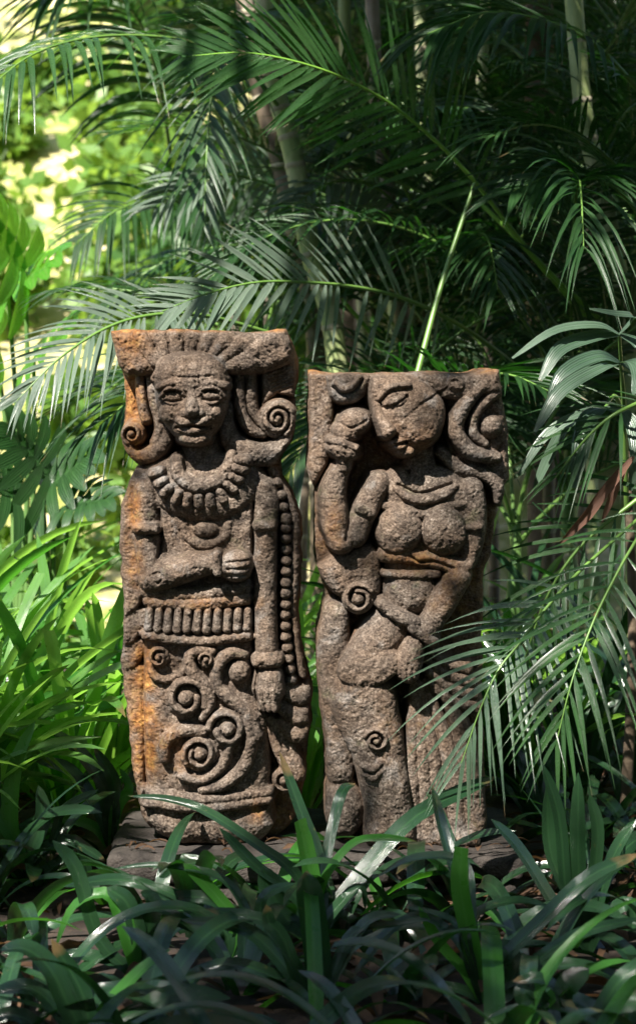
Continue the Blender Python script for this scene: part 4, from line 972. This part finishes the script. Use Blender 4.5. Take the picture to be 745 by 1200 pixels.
hero(680, 1240, 'plant with curled bluish leaves at the lower right', [
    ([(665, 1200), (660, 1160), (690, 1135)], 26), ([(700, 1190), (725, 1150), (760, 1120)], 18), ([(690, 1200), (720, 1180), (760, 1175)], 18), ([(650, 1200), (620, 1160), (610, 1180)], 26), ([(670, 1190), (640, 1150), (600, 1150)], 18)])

FL = 'dark green strap-leaved plant in the bed in front of the plinth'
sp_ = [(-.62, -.45), (-.30, -.42), (.02, -.36), (.24, -.40), (.52, -.42), (.70, -.55), (-.78, -.72), (-.5, -.85), (-.18, -.80), (.12, -.85), (.42, -.82), (.66, -.9), (-.45, -1.42), (-.15, -1.45), (.15, -1.42), (.42, -1.45), (-.34, -1.1), (0, -1.12), (.3, -1.15), (-.6, -1.15), (.56, -1.2), (-.9, -.3), (.95, -.3), (-.40, -.27), (-.08, -.25), (.30, -.26), (.14, -.24)]
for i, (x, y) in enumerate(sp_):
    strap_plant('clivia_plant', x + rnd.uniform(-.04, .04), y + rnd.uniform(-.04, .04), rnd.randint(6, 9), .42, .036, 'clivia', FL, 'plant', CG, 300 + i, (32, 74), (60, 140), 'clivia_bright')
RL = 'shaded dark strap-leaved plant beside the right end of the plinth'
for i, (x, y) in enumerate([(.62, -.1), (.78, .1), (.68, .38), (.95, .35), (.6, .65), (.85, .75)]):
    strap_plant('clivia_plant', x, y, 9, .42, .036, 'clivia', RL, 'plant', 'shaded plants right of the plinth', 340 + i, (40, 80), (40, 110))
LL = 'sunlit grassy lily clump with long narrow arching leaves left of the taller statue'
for i, (x, y) in enumerate([(-.86, .38), (-.98, .55), (-.66, .62), (-1.12, .85), (-.82, .95), (-.60, 1.05), (-1.3, .6), (-1.2, 1.3), (-.92, .15), (-1.05, .3), (-1.1, .05)]):
    strap_plant('lily_clump', x, y, 32, .70 if y < .5 else .98, .030 if y < .5 else .034, 'lily', LL, 'plant', 'lily clumps left of the statues', 370 + i, (50, 86), (30, 105), 'clivia_bright')
BL = 'green strap-leaved plant behind the gap between the statues'
for i, (x, y) in enumerate([(-.05, .75), (.0, 1.1), (-.25, 1.2), (.3, 1.15), (.5, 1.25), (-.45, 1.5), (.62, .95), (.75, 1.4), (.15, 1.6), (.45, 1.8), (-.15, 1.9), (.9, 1.9)]):
    strap_plant('lily_clump', x, y, 20, .75, .026, 'lily', BL, 'plant', 'plants behind the gap', 390 + i, (55, 86), (30, 100))
WL = 'tall green strap-leaved plant growing behind the shorter statue'
for i, (x, y) in enumerate([(.72, .85), (.95, 1.15), (.55, 1.0), (1.1, .8)]):
    strap_plant('lily_clump', x, y, 22, .98, .030, 'clivia', WL, 'plant', 'tall plants behind the shorter statue', 430 + i, (55, 86), (30, 95), 'clivia_bright')
ML = 'low dark strap-leaved plant at the left between the plinth and the lily clumps'
for i, (x, y) in enumerate([(-.66, .02), (-.85, .1), (-.75, -.2), (-1.0, -.05)]):
    strap_plant('clivia_plant', x, y, 10, .40, .036, 'clivia', ML, 'plant', 'low plants left of the plinth', 410 + i, (30, 75), (50, 120), 'clivia_bright')

# ------------------------------------------------------------------ leafy shrubs, trees
def leaf_cloud(cent, rad, n, size, seed, shell=.0):
    g = np.random.default_rng(seed); k = g.integers(0, len(cent), n); c = np.asarray(cent)[k]; r = np.asarray(rad)[k]
    v = g.normal(size=(n, 3)); v /= np.linalg.norm(v, axis=1)[:, None]; q = (shell + (1 - shell) * g.random(n)) ** (1 / 2.2)
    p = c + v * (r * q)[:, None] * np.array([1, 1, .8])
    d = v * .5 + g.normal(size=(n, 3)) * .7 + np.array([0, 0, -.25]); d /= np.linalg.norm(d, axis=1)[:, None]
    s_ = np.cross(d, g.normal(size=(n, 3))); s_ /= np.linalg.norm(s_, axis=1)[:, None]; u = np.cross(s_, d)
    L = size * g.uniform(.6, 1.25, n)[:, None]; W = L * .28
    V = np.stack([p, p + d * L * .45 + s_ * W + u * W * .3, p + d * L, p + d * L * .45 - s_ * W + u * W * .3], 1).reshape(-1, 3)
    F = np.arange(4 * n).reshape(n, 4); U = np.tile(np.array([[.5, 0], [1, .5], [.5, 1], [0, .5]]), (n, 1))
    return V, F, U

def tree(x, y, h, cr_, nl, size, label, seed, mat='tree', group=None, low=.35, name='tree', cat='tree', trunk=.09, off=(0, 0)):
    r = random.Random(seed); z = float(gz(x, y)); root = empty(name, (x, y, z), label=label, cat=cat, group=group)
    off = A3([off[0], off[1], 0.]); top = A3([r.uniform(-.2, .2), r.uniform(-.2, .2), h * .8]) + off; parts = [tube(catmull([(0, 0, -.1), tuple(A3([r.uniform(-.1, .1), 0, h * .4]) + .25 * off), tuple(top)], 10), np.linspace(trunk, trunk * .35, 11), 9)]
    cent, rad = [], []
    for i in range(9):
        a = i * 2.399; hh = h * (low + (1 - low) * (i + .5) / 9); o = cr_ * r.uniform(.35, .8)
        e = A3([o * math.cos(a), o * math.sin(a), hh]) + off; st_ = off * max(0, (hh * .65 / h - .25) / .55) + A3([0, 0, hh * .65]); parts.append(tube(catmull([tuple(st_), tuple((st_ + e) / 2 - A3([0, 0, hh * .03])), tuple(e)], 6), np.linspace(trunk * .4, trunk * .08, 7), 6))
        cent.append(e); rad.append(cr_ * r.uniform(.38, .6))
        for j in range(3): cent.append(e + A3([r.uniform(-1, 1), r.uniform(-1, 1), r.uniform(-.6, .8)]) * cr_ * .5); rad.append(cr_ * r.uniform(.2, .34))
    V, F, U = join(parts); mobj('trunk', V, F, M['bark'], U, parent=root)
    V, F, U = leaf_cloud(cent, rad, nl, size, seed); mobj('crown', V, F, M[mat], U, parent=root, kind='stuff')

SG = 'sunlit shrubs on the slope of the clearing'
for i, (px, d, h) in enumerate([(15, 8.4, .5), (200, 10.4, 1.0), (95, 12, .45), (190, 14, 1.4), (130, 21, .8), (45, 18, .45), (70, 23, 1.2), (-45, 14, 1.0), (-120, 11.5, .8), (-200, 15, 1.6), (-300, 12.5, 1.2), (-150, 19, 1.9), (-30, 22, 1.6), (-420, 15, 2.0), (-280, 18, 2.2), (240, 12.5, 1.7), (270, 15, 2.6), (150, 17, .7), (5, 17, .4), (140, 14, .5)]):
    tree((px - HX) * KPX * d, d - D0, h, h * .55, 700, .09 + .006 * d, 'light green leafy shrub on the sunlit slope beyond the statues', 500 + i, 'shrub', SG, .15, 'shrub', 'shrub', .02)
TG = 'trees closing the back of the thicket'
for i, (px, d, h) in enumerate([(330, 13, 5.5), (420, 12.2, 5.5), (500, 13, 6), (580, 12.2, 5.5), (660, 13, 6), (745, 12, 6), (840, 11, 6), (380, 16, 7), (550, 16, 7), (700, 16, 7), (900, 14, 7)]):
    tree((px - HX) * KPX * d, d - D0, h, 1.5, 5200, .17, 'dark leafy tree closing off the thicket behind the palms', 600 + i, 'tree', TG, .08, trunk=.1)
# crowns added above the view to shade the statues, palms and bed
for i, (x, y, h, c_, nl, lb) in enumerate([(-2.5, -5.6, 8.6, 1.6, 700, 'thinly leaved tree left of the path'), (-2.9, -7.4, 8.4, 1.9, 3600, 'dense tree overhanging the far side of the path'), (-.8, -5.2, 8.4, 1.5, 1300, 'leafy tree overhanging the path'), (-.6, -1.0, 7.4, 1.4, 5000, 'tall crown arching over the front of the bed'), (1.0, -.7, 7.4, 1.5, 5000, 'second tall crown arching over the right of the bed'),
        (-1.6, 2.6, 6.8, 1.7, 4200, 'tall tree behind the lily clumps'), (2.7, .8, 5.6, 1.7, 5200, 'spreading tree right of the bed'), (.9, 3.1, 6.8, 1.9, 6500, 'tall tree over the palm thicket'), (2.6, 2.8, 6.4, 1.9, 6000, 'tall tree right behind the palms'), (.2, 5.2, 7.4, 2.0, 6000, 'tall tree rising out of the middle of the thicket')]):
    if i in (3, 4): x0_, y0_ = (-1.7, -1.4) if i == 3 else (2.0, -.9)
    else: x0_, y0_ = x, y
    tree(x0_, y0_, h, c_, nl, .17 if i else .11, lb + ' added above the view to shade the statues and palms', 650 + i, 'tree', None, .64, trunk=.08, off=(x - x0_, y - y0_))
# unseen trees added behind and beside the camera to block low sky light
for i, (x, y) in enumerate([(-7, -5.5), (-5, -8), (-2.2, -9), (.6, -9.4), (3.4, -8.6), (5.6, -6.6), (6.2, -3.6), (5.4, -.8)]):
    tree(x, y, 7.5, 2.3, 3600, .34, 'unseen tall leafy tree added on the camera side to block low sky', 680 + i, 'tree', 'unseen trees added on the camera side', .06, trunk=.12)

# lobed philodendron at the far left
def lobed(root, hub, tip, wd, nl, seed):
    h, t = A3(at(*hub)), A3(at(*tip)); ax = t - h; L = np.linalg.norm(ax); ax /= L; T, S, B = frame(ax, A3([0, -.7, .7])); parts = []
    r = random.Random(seed)
    for sd_ in (-1, 1):
        for i in range(nl):
            q = (i + .3) / nl; p = h + ax * L * q; a = R(95 - 70 * q); ll = wd * (1 - .55 * q) * r.uniform(.85, 1.1)
            dr = math.cos(a) * T + math.sin(a) * sd_ * S; uu = np.linspace(0, 1, 7)[:, None]
            parts.append(blade(p + dr * ll * uu + B * .1 * ll * np.sin(uu * 3) - ZUP * .15 * ll * uu ** 2, L / nl * 1.35, ellip, B, .1, 0, 3))
    parts.append(blade(h + (t - h) * np.linspace(0, 1, 9)[:, None], wd * .35, lance, B, .1, 0, 3))
    V, F, U = join(parts); return V - A3(root.location), F, U
b0 = at(15, 470, 6.6); ph = empty('philodendron', (b0.x, b0.y, float(gz(b0.x, b0.y))), label='philodendron with big deeply lobed yellow green leaves at the edge of the clearing', cat='plant')
for i, (hub, tip, wd) in enumerate([((30, 318, 6.5), (-25, 235, 6.3), .26), ((10, 340, 6.6), (70, 300, 6.4), .2), ((-5, 400, 6.6), (-60, 330, 6.4), .25), ((40, 420, 6.5), (90, 372, 6.3), .16)]):
    V, F, U = lobed(ph, hub, tip, wd, 6, i); lo = mobj('leaf', V, F, M['philo'], U, parent=ph)
    h = at(*hub); c = catmull([(0, 0, 0), tuple((h - ph.location) * .5 + Vector((.03, 0, .1))), tuple(h - ph.location)], 10); V, F, U = tube(c, np.linspace(.012, .007, 11), 7); mobj('leaf_stalk', V, F, M['stem'], U, parent=lo)
b0 = at(40, 560, 6.2); ph = empty('philodendron', (b0.x, b0.y, float(gz(b0.x, b0.y))), label='low philodendron with dark spiky lobed leaves behind the lily clumps', cat='plant')
for i, (hub, tip, wd) in enumerate([((60, 560, 6.1), (10, 500, 6.0), .22), ((50, 575, 6.1), (110, 530, 6.0), .2), ((20, 580, 6.0), (-40, 550, 5.9), .2), ((80, 590, 6.0), (130, 585, 5.9), .15)]):
    V, F, U = lobed(ph, hub, tip, wd, 6, 20 + i); lo = mobj('leaf', V, F, M['palm_dark'], U, parent=ph)
    h = at(*hub); c = catmull([(0, 0, 0), tuple((h - ph.location) * .5 + Vector((.03, 0, .05))), tuple(h - ph.location)], 10); V, F, U = tube(c, np.linspace(.012, .007, 11), 7); mobj('leaf_stalk', V, F, M['stem'], U, parent=lo)

# ------------------------------------------------------------------ litter and pebbles
parts = []; g = random.Random(77)
for i in range(1500):
    x, y = g.uniform(-1.5, 1.5), g.uniform(-1.6, 2.6)
    if -.52 < x < .50 and -.15 < y < .45: continue
    z = float(gz(x, y)) + g.uniform(.004, .03); a = g.random() * 6.28; L = g.uniform(.05, .16)
    uu = np.linspace(0, 1, 5)[:, None]; cv = A3([x, y, z]) + A3([math.cos(a), math.sin(a), 0]) * L * uu + ZUP * g.uniform(-.0, .025) * np.sin(uu * 3)
    parts.append(blade(cv, L * g.uniform(.12, .4), ellip, ZUP + A3([g.uniform(-.5, .5), g.uniform(-.5, .5), 0]), .4, g.uniform(-1, 1), 3))
for i in range(70):
    x, y = g.uniform(-.46, .45), g.uniform(-.10, .0) if i < 45 else g.uniform(.3, .4)
    a = g.random() * 6.28; L = g.uniform(.015, .06); uu = np.linspace(0, 1, 5)[:, None]
    cv = A3([x, y, .106 + g.uniform(0, .006)]) + A3([math.cos(a), math.sin(a) * .5, 0]) * L * uu + ZUP * .008 * np.sin(uu * 3)
    parts.append(blade(cv, L * g.uniform(.1, .35), ellip, ZUP + A3([g.uniform(-.5, .5), g.uniform(-.5, .5), 0]), .4, g.uniform(-1, 1), 3))
V, F, U = join(parts); mobj('leaf_litter', V, F, M['dry'], U, label='brown dry leaf litter scattered over the soil', cat='leaf litter', kind='stuff')
def pebble_mesh(seed):
    r = np.random.default_rng(seed); n, m_ = 8, 12; th = np.linspace(.02, math.pi - .02, n); ph_ = np.arange(m_) * 2 * math.pi / m_
    T_, P_ = np.meshgrid(th, ph_, indexing='ij'); v = np.stack([np.sin(T_) * np.cos(P_), np.sin(T_) * np.sin(P_), np.cos(T_)], -1)
    v *= (1 + .28 * fbm(v[..., 0] * 1.4 + seed, v[..., 1] * 1.4 + v[..., 2], 3))[..., None]; v *= np.array([1, .8, .6])
    ix = np.arange(n * m_).reshape(n, m_); nx = np.roll(ix, -1, 1); F = np.stack([ix[:-1], ix[1:], nx[1:], nx[:-1]], -1).reshape(-1, 4)
    return make_mesh('pebble', v.reshape(-1, 3), F, M['pebble'])
pm = [pebble_mesh(i) for i in range(4)]
for i in range(46):
    px, py = (g.uniform(-10, 75), g.uniform(690, 850)) if i < 34 else (g.uniform(352, 382), g.uniform(690, 790))
    p = ground_at(px, py); s_ = g.uniform(.018, .04)
    o = bpy.data.objects.new('pebble', pm[i % 4]); o.location = (p.x, p.y, float(gz(p.x, p.y)) + s_ * .35); o.scale = (s_,) * 3; o.rotation_euler = (0, 0, g.random() * 6)
    link(o, label='pale grey pebble on the soil beneath the lily clumps' if i < 34 else 'pale grey pebble on the soil seen between the two statues', cat='pebble', group='pebbles under the lilies' if i < 34 else 'pebbles behind the gap')
